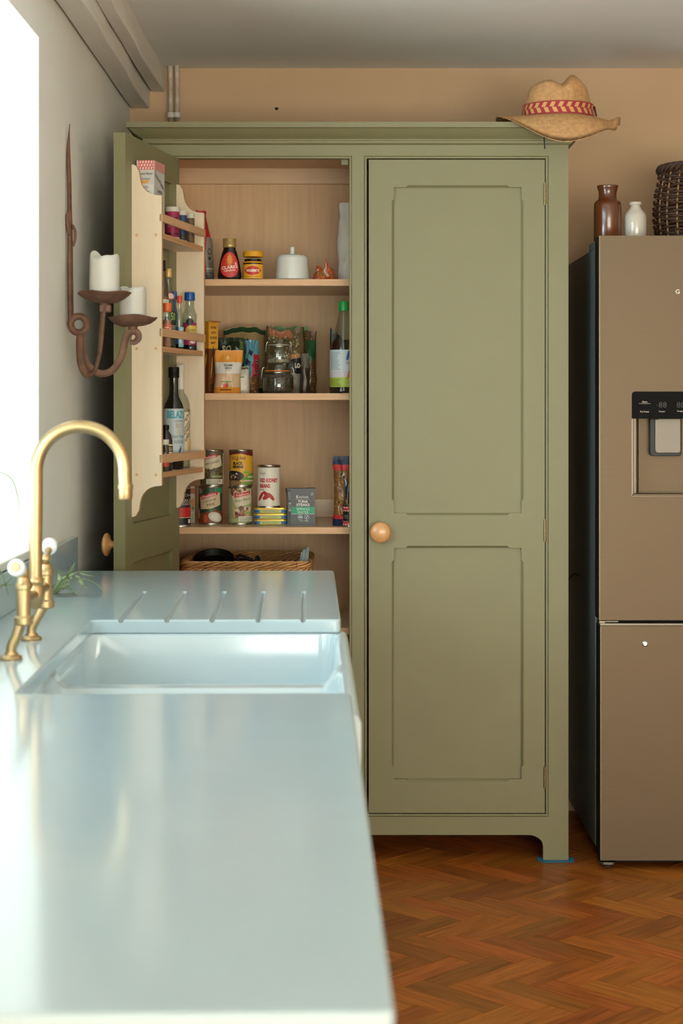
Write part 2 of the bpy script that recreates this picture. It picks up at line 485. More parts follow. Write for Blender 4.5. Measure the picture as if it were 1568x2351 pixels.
# cock beads round the two openings
for a, b in ((oL0, oL1), (oR0, oR1)):
    m = MB()
    for x in (a-bd, b): m.box(x+.0008, x+bd-.0008, D0-.003, D0+FT, zb0-bd, zt0+bd)
    for z in (zb0-bd, zt0): m.box(a-bd, b+bd, D0-.003, D0+FT, z+.0008, z+bd-.0008)
    cpart('cock_bead', m, green, bevel=.0028)
for x0, x1 in ((xL, xL+.02), (xR-.02, xR)): cpart('side_panel', MB().box(x0, x1, D0+FT, 5.655, 0, 2.11), green)
for x0, x1 in ((xL+.02, xL+.026), (xR-.026, xR-.02)): cpart('side_lining', MB().box(x0, x1, D0+FT, 5.63, .12, 2.085), birch)
cpart('back_panel', MB().box(xL+.02, xR-.02, 5.632, 5.644, .05, 2.11), birch)
cpart('partition', MB().box(.034, .053, D0+FT, 5.632, .12, 2.085), birch)
cpart('top_panel', MB().box(xL+.02, xR-.02, D0+FT, 5.632, 2.085, 2.103), birch)
cpart('back_rail', MB().box(xL+.026, .034, 5.61, 5.632, Z(422, 5.61), 2.085), birchh, bevel=.001)
cpart('bottom_panel', MB().box(xL+.02, xR-.02, D0+FT, 5.632, .115, .135), birch)
SF = 5.16
SH = [Z(641, SF), Z(903, SF), Z(1210.5, SF), Z(1441.5, SF)]
for z in SH: cpart('shelf', MB().box(xL+.026, .034, SF, 5.632, z-.0195, z, 0).box(xL+.026, .034, SF-.0015, SF, z-.0195, z, 1), [birchh, birche])
# back board of the top shelf meets a low batten behind the tins
cpart('back_batten', MB().box(X(720, 5.6), .034, 5.618, 5.632, SH[2], Z(1146, 5.62)), birchh, bevel=.001)
# catch at the head of the left opening
cpart('catch', MB().box(cx(783), cx(801), D0+FT, D0+FT+.012, cz(376), zt0+.01), green, bevel=.002)
k = .8
prof = [(o*k, z) for o, z in ((0, 2.077), (.004, 2.0785), (.011, 2.082), (.0125, 2.0865), (.010, 2.0915), (.0105, 2.0935), (.020, 2.097), (.042, 2.1085), (.056, 2.1195), (.063, 2.1208), (.063, 2.1366), (-.02, 2.1366))]
m = MB(); vs = []
for o, z in prof: vs += [(xL-o, 5.655, z), (xL-o, D0-o, z), (xR+o, D0-o, z), (xR+o, 5.655, z)]
fs = []
for i in range(len(prof)-1):
    for j in range(3): fs.append((i*4+j, i*4+j+1, i*4+j+5, i*4+j+4))
m.add(vs, fs); m.box(xL+.01, xR-.01, D0+.01, 5.655, 2.118, 2.1362)
cpart('cornice', m, green, smooth=True, angle=28)

TD = .032
def door_mesh(w, z0, z1, ops, c=.0062, s=.034, tp=.007, dp=.0115):
    bm = bmesh.new()
    def ring(pts, y): return [bm.verts.new((a, y, b)) for a, b in pts]
    def loop(vs): return [bm.edges.new((vs[i], vs[(i+1) % len(vs)])) for i in range(len(vs))]
    def join(A, B):
        for i in range(len(A)): bm.faces.new((A[i], A[(i+1) % len(A)], B[(i+1) % len(A)], B[i]))
    out = [(0, z0), (w, z0), (w, z1), (0, z1)]
    Of, Ob = ring(out, 0), ring(out, TD)
    ef = loop(Of); eb = loop(Ob); join(Of, Ob)
    for x0, x1, a0, a1 in ops:
        def outline(c):
            P = []
            for (p, q, nrm) in (((x0, a0), (x1, a0), (0, -1)), ((x1, a0), (x1, a1), (1, 0)), ((x1, a1), (x0, a1), (0, 1)), ((x0, a1), (x0, a0), (-1, 0))):
                L = math.hypot(q[0]-p[0], q[1]-p[1]); d = ((q[0]-p[0])/L, (q[1]-p[1])/L)
                for t, o in ((0, 0), (s, 0), (s+tp, c), (L-s-tp, c), (L-s, 0)):
                    P.append((p[0]+d[0]*t+nrm[0]*o, p[1]+d[1]*t+nrm[1]*o))
            return P
        A = ring(outline(c), 0); B = ring(outline(0), c+.001); Cc = ring(outline(0), dp)
        ef += loop(A); join(B, A); join(Cc, B)
        E = ring([(x0, a0), (x1, a0), (x1, a1), (x0, a1)], TD); G = ring([(x0, a0), (x1, a0), (x1, a1), (x0, a1)], TD-.011)
        eb += loop(E); join(E, G)
    bmesh.ops.triangle_fill(bm, edges=ef, use_beauty=True); bmesh.ops.triangle_fill(bm, edges=eb, use_beauty=True)
    bmesh.ops.recalc_face_normals(bm, faces=bm.faces)
    me = bpy.data.meshes.new('door'); bm.to_mesh(me); bm.free()
    me.materials.append(green); return me
ops_z = ((Z(1178, D0), Z(430, D0)), (Z(1789, D0), Z(1258, D0)))
knobm = M('beech_knob', '#d29a62', 0.32, var=0.1, vscale=20, stretch=(1, 4, 1), coat=.3)
steelh = M('hinge_metal', '#8a7a58', 0.4, metal=.7)
def make_door(hx, rz, w, flip):
    me = door_mesh(w, zb0+.002, zt0-.002, [(.068, w-.073, a, b) for a, b in ops_z])
    d = bpy.data.objects.new('door', me); COL.objects.link(d); d.parent = cup
    base = cup.location
    d.location = (hx-base.x, D0-base.y, 0); d.rotation_euler = (0, 0, rz)
    if flip:
        for v in me.vertices: v.co.x = -v.co.x
        me.flip_normals()
    sg = -1 if flip else 1
    for a, b in ops_z:
        x0, x1 = sorted((sg*.066, sg*(w-.071)))
        MB().box(x0, x1, .0115, TD-.011, a-.002, b+.002).build('panel', green, d)
    kx = sg*(w-.0325) if not flip else -(w-.033); kz = Z(1221, D0)
    T = Matrix.Translation((kx, 0, kz)) @ Matrix.Rotation(pi/2, 4, 'X')
    MB().lathe([(.0125, 0), (.0115, .004), (.0095, .010), (.0100, .016), (.0180, .0215), (.0275, .0245), (.0308, .0285), (.0300, .0325), (.0240, .0365), (.0130, .0390), (.001, .0395)], seg=32, T=T).build('knob', knobm, d, smooth=True, angle=60)
    for py in (445, 1218, 1785):
        hz_ = Z(py, D0)
        m = MB()
        for q in range(5): m.lathe([(.0042, 0), (.0042, .0112)], c=(0, -.0018), seg=10, z0=hz_-.03+q*.012)
        m.lathe([(.0026, -.004), (.0026, .064)], c=(0, -.0018), seg=8, z0=hz_-.03)
        m.build('hinge', steelh, d, smooth=True)
    return d
wd = oR1-oR0-.006
door_r = make_door(oR1-.0015, 0, wd, True); door_r['label'] = 'shut right-hand door with two sunk panels'
AN = math.radians(-100.6)
door_l = make_door(oL0+.0015, AN, wd, False); door_l['label'] = 'open left-hand door carrying a birch storage rack inside'
# the birch rack on the inside of the open door (u along the door from the hinge, w out from its inner face)
RU0, RU1, RW = .018, .456, .082
pr = [((a-150)/490*RW, (b-270)*.0001614) for a, b in ((150, 270), (190, 275), (222, 300), (240, 340), (262, 370), (276, 440), (288, 530), (310, 600), (340, 655), (400, 720), (460, 755), (540, 778), (625, 786), (640, 800))]
zT, zB = Z(378, 4.61), Z(1187, 4.61)
sidep = [(w_, zB+d_) for w_, d_ in pr]+[(w_, zT-d_) for w_, d_ in reversed(pr)]
for u0, u1 in ((RU0, RU0+.012), (RU1-.012, RU1)):
    n = len(sidep); m = MB(); m.prism(sidep, u0, u1, lambda a, b, h: (h, TD+a, b))
    for i in range(2, len(m.m)): m.m[i] = 1
    m.build('rack_side', [birchr, plye], door_l, weld=True)
RS = [EYE+.455, EYE+.155, EYE-.178]
RR = [(EYE+.484, EYE+.505), (EYE+.181, EYE+.2025), (EYE-.153, EYE-.1305)]
for z in RS: MB().box(RU0+.012, RU1-.012, TD, TD+.079, z-.014, z).box(RU0+.012, RU1-.012, TD+.079, TD+.0795, z-.014, z, 1).build('rack_shelf', [birchr, plye], door_l)
for z0, z1 in RR: MB().box(RU0, RU1, TD+.0755, TD+.0835, z0, z1).build('rack_rail', birche, door_l, bevel=.0006)
plug = M('dowel_plug', '#d9a874', 0.5)
for z in RS:
    for w_ in (.0135, .066):
        T = Matrix.Translation((RU1-.0005, TD+w_, z-.006)) @ Matrix.Rotation(pi/2, 4, 'Y')
        MB().lathe([(.0042, 0), (.0042, .0009)], seg=14, T=T).build('dowel_plug', plug, door_l)
# painter's tape under the right foot
tp = MB(); zt_ = .0006
tp.prism([(cx(1234), D0-.012), (cx(1246), D0-.030), (cx(1316), D0-.022), (cx(1318), D0-.002), (cx(1318), D0+.03), (cx(1234), D0+.03)], .0003, .0012)
tag(tp.build('masking_tape', M('blue_tape', '#2f7fa8', 0.6)), 'strip of blue masking tape under the cupboard foot', 'tape')

DOORM = wmat(door_l)
def rackpos(px, w, z):
    # point on the rack, w out from the door, that lies in direction px from the eye
    p0 = DOORM @ Vector((0, TD+w, 0)); d = (DOORM.to_3x3() @ Vector((1, 0, 0)))
    k = (px-CX)/F
    u = (p0.x-k*p0.y)/(k*d.y-d.x)
    p = p0+d*u
    return Vector((p.x, p.y, z)), u
# ------------------------------------------------------------------ worktop, sink, base units
CO, CA = Vector((.0375, 1.21, 0)), math.radians(1.0)
CT = Matrix.Translation(CO) @ Matrix.Rotation(CA, 4, 'Z'); CTI = CT.inverted()
WT, WK = .900, .027
def fillet(poly, rad):
    out = []; n = len(poly)
    for i, (p, r) in enumerate(zip(poly, rad)):
        if not r: out.append(p); continue
        P, A, B = Vector(p), Vector(poly[i-1]), Vector(poly[(i+1) % n])
        a = P+(A-P).normalized()*r; b = P+(B-P).normalized()*r
        for k in range(7):
            t = k/6; q = a*(1-t)**2+P*2*t*(1-t)+b*t*t; out.append((q.x, q.y))
    return out
lyS0, lyS1, lyE, lxS = 1.346, 2.22, 3.24, -.49
poly = fillet([(0, 0), (0, lyS0), (lxS, lyS0), (lxS, lyS1), (0, lyS1), (0, lyE), (-.669, lyE), (-.7255, 0)], [.012, .012, .012, .02, .014, .012, 0, 0])
wt = MB().prism(poly, WT-WK, WT).build('worktop', stone, bevel=.004, segs=3)
wt.location = CO; wt.rotation_euler = (0, 0, CA)
tag(wt, 'white polished worktop with draining grooves, wrapping round the sink', 'worktop')
g = MB()
for (pa, pb) in ((333, 280), (425, 385), (516, 488), (605, 593), (697, 695)):
    A = CTI @ Vector((X(pa, 3.953), 3.953, 0)); B = CTI @ Vector((X(pb, 3.445), 3.445, 0))
    path = [(A.x, A.y, WT+.0052)]+[(A.x+(B.x-A.x)*t, A.y+(B.y-A.y)*t, WT+.0012-.0018*t) for t in (.02, .2, .5, .8, 1.06)]
    g.tube(path, [.003]+[.0056]*5, seg=12)
gc = g.build('cutter', stone); gc.location = CO; gc.rotation_euler = (0, 0, CA)
bo = wt.modifiers.new('grooves', 'BOOLEAN'); bo.object = gc; bo.operation = 'DIFFERENCE'; bo.solver = 'EXACT'
bpy.context.view_layer.update()
dg = bpy.context.evaluated_depsgraph_get()
nm = bpy.data.meshes.new_from_object(wt.evaluated_get(dg)); wt.modifiers.clear()
old = wt.data; wt.data = nm; nm.name = 'worktop'; bpy.data.objects.remove(gc); bpy.data.meshes.remove(old)
nm.shade_smooth(); nm.set_sharp_from_angle(angle=math.radians(10))

RIM = WT-WK-.0005
sink = thing('kitchen_sink', 'white ceramic double bowl farmhouse sink set into the worktop', 'sink', CT @ Vector((-.25, 1.78, .60)), CA)
sx0, sx1, sy0, sy1 = -.535, .014, lyS0-.03, lyS1+.03
def srect(x, y, x0, x1, y0, y1, r):
    qx = abs(x-(x0+x1)/2)-(x1-x0)/2+r; qy = abs(y-(y0+y1)/2)-(y1-y0)/2+r
    return -(math.hypot(max(qx, 0), max(qy, 0))+min(max(qx, qy), 0)-r)
def sink_z(x, y):
    so = srect(x, y, -.507, -.0085, lyS0+.008, lyS1-.006, .035)
    s1 = srect(x, y, -.507, -.0085, lyS0+.008, 1.745, .035); s2 = srect(x, y, -.507, -.0085, 1.788, lyS1-.006, .035)
    zr = RIM-.030*smooth(0, .03, so)
    z = zr-(zr-.665)*smooth(0, .024, max(s1, s2))
    d = sx1-x; r = .011
    if d < r: z -= r-math.sqrt(max(0, r*r-(r-d)**2))
    return z
NX, NY = 110, 150
m = MB(); m.grid(lambda a, b: (sx0+(sx1-sx0)*a, sy0+(sy1-sy0)*b, sink_z(sx0+(sx1-sx0)*a, sy0+(sy1-sy0)*b)), NX, NY)
mm = MB(); zb_ = .62
for side in range(4):
    if side == 0: e = [(sx0+(sx1-sx0)*i/NX, sy0) for i in range(NX+1)]
    if side == 1: e = [(sx1, sy0+(sy1-sy0)*i/NY) for i in range(NY+1)]
    if side == 2: e = [(sx1-(sx1-sx0)*i/NX, sy1) for i in range(NX+1)]
    if side == 3: e = [(sx0, sy1-(sy1-sy0)*i/NY) for i in range(NY+1)]
    vs = []
    for a, b in e: vs += [(a, b, sink_z(a, b)), (a, b, zb_)]
    m.add(vs, [(2*i, 2*i+1, 2*i+3, 2*i+2) for i in range(len(e)-1)])
m.add([(sx0, sy0, zb_), (sx1, sy0, zb_), (sx1, sy1, zb_), (sx0, sy1, zb_)], [(3, 2, 1, 0)])
m.v = [tuple(CT @ Vector(p)) for p in m.v]
m.build('basin', fireclay, sink, world=True, smooth=True, weld=True, angle=50)
chrome = M('chrome', '#c9c9c6', 0.15, metal=1.0)
for yy in (1.55, 2.0):
    q = MB(); q.lathe([(.04, 0), (.043, .002), (.036, .004), (.02, .002), (.001, .0015)], seg=24, T=CT @ Matrix.Translation((-.26, yy, .6655)))
    q.build('waste', chrome, sink, world=True, smooth=True)
# base units below the worktop
bm_ = M('base_unit_paint', '#cfc8b6', 0.5, var=.04)
def base_unit(y0, y1, ztop, lab):
    t = thing('base_cabinet', lab, 'cabinet', CT @ Vector((-.33, (y0+y1)/2, 0)), CA, 'base units under the worktop')
    def P(name, m, mat, **k):
        m.v = [tuple(CT @ Vector(p)) for p in m.v]; return m.build(name, mat, t, world=True, **k)
    P('plinth', MB().box(-.62, -.08, y0+.002, y1-.002, 0, .10), bm_); P('body', MB().box(-.64, -.034, y0, y1, .10, ztop), bm_)
    n = max(1, round((y1-y0)/.48)); w = (y1-y0)/n
    for i in range(n):
        d = P('door', MB().box(-.034, -.016, y0+w*i+.003, y0+w*(i+1)-.003, .115, ztop-.005), bm_, bevel=.002)
        T = CT @ Matrix.Translation((-.016, y0+w*i+.05, ztop-.09)) @ Matrix.Rotation(pi/2, 4, 'Y')
        MB().lathe([(.008, 0), (.007, .012), (.016, .018), (.017, .024), (.001, .028)], seg=16, T=T).build('knob', knobm, d, world=True, smooth=True)
base_unit(.03, lyS0-.034, WT-WK-.001, 'cream base unit under the near end of the worktop')
base_unit(lyS0-.03, lyS1+.03, .618, 'cream base unit under the farmhouse sink')
base_unit(lyS1+.034, lyE-.02, WT-WK-.001, 'cream base unit under the draining grooves')
up = MB().box(WALLX+.001, WALLX+.017, 1.0, 4.452, WT, .986).build('upstand', stone, bevel=.002)
tag(up, 'low white stone upstand along the wall behind the worktop', 'upstand')

# ------------------------------------------------------------------ brass bridge tap
tap = thing('bridge_tap', 'brushed brass bridge tap with tall swan neck spout behind the sink', 'tap', (-.55, 3.0, WT))
porc = M('porcelain', '#eef0ee', 0.12)
FA, FB = Vector((-.557, 3.13, WT)), Vector((-.548, 2.89, WT)); BA, BB = Vector((-.531, 3.13, 0)), Vector((-.527, 2.89, 0))
for ft, bd_ in ((FA, BA), (FB, BB)):
    MB().lathe([(.0185, 0), (.019, .003), (.017, .006), (.0115, .0085), (.0105, .013)], c=(ft.x, ft.y), z0=WT, seg=24).build('foot', brass, tap, world=True, smooth=True)
    MB().tube(bez([(ft.x, ft.y, WT+.01), (ft.x+.001, ft.y, WT+.022), (ft.x+.008, ft.y, WT+.036), (bd_.x-.006, bd_.y, .957), (bd_.x, bd_.y, .968)], 20), .0088, 14).build('leg', brass, tap, world=True, smooth=True)
    MB().lathe([(.0125, .957), (.0155, .960), (.0155, .970), (.0122, .973), (.0122, 1.016), (.0142, 1.018), (.0142, 1.024), (.012, 1.027), (.0105, 1.036), (.004, 1.040)], c=(bd_.x, bd_.y), seg=24).build('valve_body', brass, tap, world=True, smooth=True, angle=35)
MB().tube([(BB.x, BB.y, .996), (BA.x, BA.y, .996)], .0085, 16).build('bridge', brass, tap, world=True, smooth=True)
hx_, hy_ = -.5275, 3.005
MB().lathe([(.004, .970), (.009, .974), (.0145, .984), (.0155, .996), (.0145, 1.008), (.0125, 1.012), (.0145, 1.016), (.0145, 1.022), (.0118, 1.026)], c=(hx_, hy_), seg=24).build('hub', brass, tap, world=True, smooth=True)
R_ = .0765; zc = 1.2085
path = [(hx_, hy_, 1.02), (hx_+.0004, hy_, 1.10), (hx_+.001, hy_, 1.17)]
for kk in range(0, 25):
    a = pi-pi*kk/24*1.03
    path.append((hx_+.001+R_+R_*math.cos(a), hy_, zc+R_*math.sin(a)))
last = path[-1]; path += [(last[0]+.0008, hy_, last[2]-.012), (last[0]+.0018, hy_, last[2]-.026)]
MB().tube(path, .0113, 18).build('spout', brass, tap, world=True, smooth=True)
e = path[-1]
MB().lathe([(.0128, -.002), (.0134, .002), (.0128, .006)], c=(e[0]-.0004, e[1]), z0=e[2]+.004, seg=24).lathe([(.0108, -.016), (.0118, -.013), (.0118, .004)], c=(e[0], e[1]), z0=e[2], seg=24).build('aerator', brass, tap, world=True, smooth=True)
def lever(b, end, name='lever'):
    b = Vector(b); end = Vector(end)
    l = MB().tube([b, b+(end-b)*.5, end], [.0055, .0045, .0075], 12).ball(b, .0095).build(name, brass, tap, world=True, smooth=True)
    d = (end-b).normalized()
    MB().tube([end-d*.004, end, end+d*.004, end+d*.016, end+d*.020], [.008, .0128, .0142, .0142, .0115], 18).build('porcelain_grip', porc, l, world=True, smooth=True, angle=60)
    MB().tube([end+d*.0195, end+d*.0225], [.009, .0075], 16).build('end_cap', brass, l, world=True, smooth=True)
lever((BB.x, BB.y, 1.043), (-.5295, BB.y-.035, 1.053))
lever((BA.x, BA.y, 1.046), (-.5315, BA.y+.034, 1.061))

# ------------------------------------------------------------------ spider plants
leafm = M('spider_leaf', '#a9bd8c', 0.4, var=.25, vscale=30, spec=.4)
leafd = M('spider_leaf_dark', '#7d8f56', 0.45, var=.25, vscale=30)
def leaf(parent, pts, w, mat, name='leaf'):
    P = bez(pts, 30); n = len(P); vs = []; fs = []
    for i, p in enumerate(P):
        t = (P[min(i+1, n-1)]-P[max(i-1, 0)]).normalized()
        sd = t.cross(Vector((0, 0, 1)))
        sd = sd.normalized() if sd.length > .05 else Vector((0, -1, 0))
        ww = w*math.sin(pi*min(.98, max(.04, .12+.86*i/(n-1))))**.8
        up_ = sd.cross(t).normalized()
        vs += [p-sd*ww, p-up_*ww*.35, p+sd*ww, p-up_*(ww*.35+.0006)]
    for i in range(n-1):
        for a in range(4):
            b = (a+1) % 4
            fs.append((i*4+a, i*4+b, i*4+4+b, i*4+4+a))
    fs += [(3, 2, 1, 0), tuple((n-1)*4+k for k in range(4))]
    m = MB(); m.add(vs, fs); return m.build(name, mat, parent, world=True, smooth=True)
DP = 3.86
sp = thing('spider_plant', 'pale green spider plantlet lying on the worktop behind the tap', 'plant', (X(125, DP), DP, WT))
q = lambda px, py, d=0: (X(px, DP+d), DP+d, Z(py, DP+d))
for L, w in (([(122, 1366), (135, 1330), (133, 1312)], .004), ([(124, 1366), (150, 1330), (172, 1292)], .0062), ([(122, 1366), (145, 1328), (155, 1322), (160, 1338)], .004),
             ([(126, 1366), (160, 1322), (190, 1312), (215, 1312)], .0045), ([(126, 1367), (165, 1318), (200, 1320), (220, 1323)], .004), ([(128, 1367), (170, 1322), (190, 1342), (203, 1352)], .0045),
             ([(128, 1368), (185, 1330), (220, 1340), (238, 1358)], .0035), ([(126, 1368), (150, 1362), (175, 1371)], .005), ([(124, 1368), (140, 1350), (160, 1352), (178, 1362)], .004),
             ([(122, 1368), (150, 1340), (178, 1366)], .0045), ([(120, 1366), (112, 1335), (118, 1318)], .004), ([(122, 1368), (140, 1320), (120, 1300)], .0035)):
    pts = [q(x, min(y, 1367), random.uniform(-.05, .05)*(i > 0)) for i, (x, y) in enumerate(L)]
    pts = [(a, b, max(c, WT+.004)) for a, b, c in pts]
    leaf(sp, pts, w*.9, leafm)
DS = 3.25
pot = thing('potted_spider_plant', 'potted spider plant on the window sill with thin leaves arching into view', 'plant', (-.82, DS, 1.006))
MB().lathe([(.045, 0), (.062, .10), (.066, .10), (.066, .115), (.058, .115), (.055, .095), (.001, .09)], c=(-.82, DS), z0=1.006, seg=24).build('pot', M('terracotta', '#b06a45', .8, var=.15), pot, world=True, smooth=True)
q = lambda px, py, d=0: (X(px, DS+d), DS+d, Z(py, DS+d))
b0 = (-.82, DS, 1.10)
for pts, w in (([b0, q(-90, 1110), q(-20, 1082), q(25, 1097), q(42, 1145), q(47, 1200)], .0036), ([b0, q(-120, 1240), q(-30, 1270), q(5, 1320), q(20, 1366)], .0045),
               ([b0, q(-100, 1290), q(-30, 1330), q(8, 1342), q(28, 1341)], .004), ([b0, q(-100, 1280), q(-20, 1345), q(14, 1338), q(27, 1325)], .004),
               ([b0, (-.86, DS, 1.24), (-.93, DS+.04, 1.26), (-.97, DS+.05, 1.18)], .006), ([b0, (-.80, DS+.1, 1.22), (-.80, DS+.22, 1.20), (-.82, DS+.3, 1.1)], .006)):
    leaf(pot, pts, w, leafd)

# ------------------------------------------------------------------ wrought iron candle sconce with two candles
iron = M('rusty_iron', '#7f5b46', 0.6, metal=.25, var=.5, vscale=22, col2='#573b2c', bump=.3, bscale=90)
sc_ = thing('candle_sconce', 'rusty wrought iron two-arm candle sconce hung on the left wall', 'sconce', (X(160, 4.36), 4.36, Z(745, 4.36)))
q = lambda px, py, D=4.36: Vector((X(px, D), D, Z(py, D)))
path = bez([q(160, 285), q(158, 315), q(157, 360), q(159, 420), q(160, 480), q(161, 540), q(161, 620), q(162, 700), q(163, 750)], 40)
MB().tube(path, [.0016+.0052*smooth(0, .3, i/(len(path)-1))+.0026*smooth(.4, .8, i/(len(path)-1)) for i in range(len(path))], 10, flat=.8).build('back_bar', iron, sc_, world=True, smooth=True)
MB().tube(bez([q(157, 488, 4.352), q(154, 500, 4.350), q(156, 525, 4.352), q(160, 540, 4.35)], 12), [.0015]+[.004]*10+[.003]*10, 8).tube(bez([q(165, 515, 4.352), q(172, 530, 4.350), q(172, 550, 4.352), q(168, 566, 4.352)], 12), [.0015]+[.004]*10+[.003]*10, 8).build('twist', iron, sc_, world=True, smooth=True)
MB().tube([q(181, 745)+Vector((.0205*math.cos(a), .003*math.sin(2*a), .0205*math.sin(a))) for a in [2*pi*k/28 for k in range(28)]], .0068, 10, closed=True, flat=1.3).build('ring', iron, sc_, world=True, smooth=True)
pA = bez([q(184, 765), q(183, 800, 4.35), q(187, 838, 4.34), q(200, 860, 4.33), q(217, 850, 4.315), q(229, 808, 4.30), q(234, 750, 4.29), q(239, 698, 4.29)], 40)
pB = bez([q(187, 765, 4.365), q(190, 800, 4.375), q(200, 836, 4.385), q(228, 857, 4.39), q(258, 850, 4.395), q(280, 815, 4.40), q(288, 780, 4.40), q(300, 762, 4.40), q(314, 763, 4.40), q(318, 776, 4.40), q(308, 786, 4.40), q(298, 785, 4.40)], 48)
MB().tube(pA, [.0095+.0035*smooth(.5, .9, i/(len(pA)-1)) for i in range(len(pA))], 12, flat=.45, up=(0, 1, 0)).build('arm', iron, sc_, world=True, smooth=True)
MB().tube(pB, [.0095-.003*smooth(.75, 1, i/(len(pB)-1)) for i in range(len(pB))], 10, flat=.42, up=(0, 1, 0)).build('arm', iron, sc_, world=True, smooth=True)
def dish(px, py, D, r, dep):
    pf = [(.006, -dep), (r*.45, -dep*.90), (r*.72, -dep*.62), (r*.90, -dep*.28), (r, 0), (r*.985, .0015), (r*.88, -dep*.25), (r*.7, -dep*.55), (r*.4, -dep*.80), (.001, -dep*.86)]
    c = q(px, py, D)
    m = MB(); m.lathe(pf, c=(c.x, c.y), z0=c.z, seg=40)
    m.v = [(x, y, z+.002*math.sin(x*60+1)+.0015*math.sin(y*70)) for x, y, z in m.v]
    m.tube([(c.x, c.y, c.z-dep-.006), (c.x, c.y, c.z-dep+.004)], [.011, .013], 12)
    m.build('drip_dish', iron, sc_, world=True, smooth=True, angle=60); return c
c1 = dish(240, 673, 4.29, .0665, .024); c2 = dish(305, 728, 4.40, .0625, .026)
MB().box(c1.x-.012, c1.x+.016, c1.y-.01, c1.y+.01, c1.z-.047, c1.z-.028).build('bracket', iron, sc_, world=True, bevel=.003)
wax = M('candle_wax', '#cfcbc0', 0.45, var=.04, trans=.35)
def candle(c, r, h, lab, ph, lip):
    o = thing('pillar_candle', lab, 'candle', (c.x, c.y, c.z), group='candles on the iron sconce')
    n = 40; vs = []; fs = []; rings = 12
    def top(a): return h+.005*math.sin(a*2+ph)+lip*max(0, math.cos(a-ph*1.0))**5+.002*math.sin(5*a+ph)
    zb = -.0165
    for j in range(rings+1):
        t = j/rings
        for k_ in range(n):
            a = 2*pi*k_/n; rr = r*(1+.012*math.sin(3*a+ph+4*t)+.008*math.sin(7*a))*(1.0 if j < rings else .97)*(1+.04*(1-t)**2)
            vs.append((rr*math.cos(a), rr*math.sin(a), zb+(top(a)-zb)*t))
    for t, dz in ((.90, .001), (.80, -.008), (.4, -.012), (.02, -.013)):
        for k_ in range(n):
            a = 2*pi*k_/n; vs.append((r*t*math.cos(a), r*t*math.sin(a), (top(a)*smooth(.3, 1, t)+h*(1-smooth(.3, 1, t)))+dz))
    R = rings+5
    for j in range(R-1):
        for k_ in range(n):
            k2 = (k_+1) % n; fs.append((j*n+k_, j*n+k2, (j+1)*n+k2, (j+1)*n+k_))
    fs += [tuple(range(n-1, -1, -1)), tuple((R-1)*n+k_ for k_ in range(n))]
    m = MB(); m.add(vs, fs); m.build('wax', wax, o, smooth=True, angle=70)
    MB().tube([(0, 0, h-.014), (.001, 0, h-.005), (.003, .001, h+.001)], .0012, 6).build('wick', M('wick', '#2b241e', .9), o)
    return o
candle(c1, .0365, (673-590)*4.29/F, 'taller white pillar candle on the nearer iron dish', 2.6, .012)
candle(c2, .0335, (728-664)*4.40/F, 'shorter white pillar candle on the farther iron dish', 3.0, .006)

# ------------------------------------------------------------------ painted pipes above the cupboard
pipem = M('chipped_pipe_paint', '#d5cabb', 0.6, var=.5, vscale=28, stretch=(1, 1, .5), col2='#8d7258', bump=.3, bscale=60)
for px, lab in ((392, 'left one of two white painted pipes above the cupboard'), (407, 'right one of two white painted pipes above the cupboard')):
    x = X(px, 5.64)
    t = thing('water_pipe', lab, 'pipe', (x, 5.64, 2.14), group='pair of vertical heating pipes')
    MB().tube([(x, 5.64, 2.0), (x+.001, 5.641, 2.2), (x-.001, 5.64, CEIL)], .0078, 14).build('pipe', pipem, t, world=True, smooth=True)
    m = MB(); m.lathe([(.0105, 0), (.0112, .003), (.0112, .013), (.0105, .016)], c=(x, 5.64), z0=Z(270, 5.64), seg=20); m.box(x-.006, x+.006, 5.645, 5.68, Z(270, 5.64)+.002, Z(270, 5.64)+.014)
    m.build('pipe_clip', whitep, t, world=True, smooth=True)

# ------------------------------------------------------------------ straw hat on the cornice
HD = 5.095; hc = Vector((X(1281, HD), HD, 2.1366+.022))
hat = thing('straw_hat', 'straw sun hat with red and tan woven band on the cupboard cornice', 'hat', hc)
straw = M('straw', '#d2a06a', 0.75, var=.28, vscale=90, stretch=(1, 1, 1), bump=.5, bscale=260)
RX, RY, RB = .102, .098, .181
def crown_z(x, y, rho):
    z = .083+.024*math.sqrt(max(0, 1-rho*rho))
    z += .024*math.exp(-((x-.040)/.024)**2-((y+.01)/.07)**2)
    z -= .012*math.exp(-((x-.006)/.020)**2)
    z += .006*math.exp(-((x+.035)/.03)**2)
    return z
m = MB(); n = 72; vs = []; fs = []
for t in [i/10 for i in range(11)]:
    z_ = t
    for k_ in range(n):
        a = 2*pi*k_/n; ca, sa = math.cos(a), math.sin(a)
        tap_ = 1-.16*t**1.4
        pinch = 1-.07*t*math.exp(-((a-5.35)/.28)**2)
        x, y = RX*tap_*ca*pinch, RY*tap_*sa*pinch
        zt = crown_z(x, y, 1)
        vs.append((x, y, zt*t-.002*(1-t)))
base = 10*n
for rho in (.97, .9, .8, .68, .55, .42, .3, .18, .06):
    for k_ in range(n):
        a = 2*pi*k_/n; tap_ = .84*rho; pinch = 1-.07*math.exp(-((a-5.35)/.28)**2)
        x, y = RX*tap_*math.cos(a)*pinch, RY*tap_*math.sin(a)*pinch
        vs.append((x, y, crown_z(x, y, rho)))
rows = len(vs)//n
for j in range(rows-1):
    for k_ in range(n):
        k2 = (k_+1) % n; fs.append((j*n+k_, j*n+k2, (j+1)*n+k2, (j+1)*n+k_))
fs.append(tuple((rows-1)*n+k_ for k_ in range(n)))
m.add(vs, fs); m.build('crown', straw, hat, smooth='all')
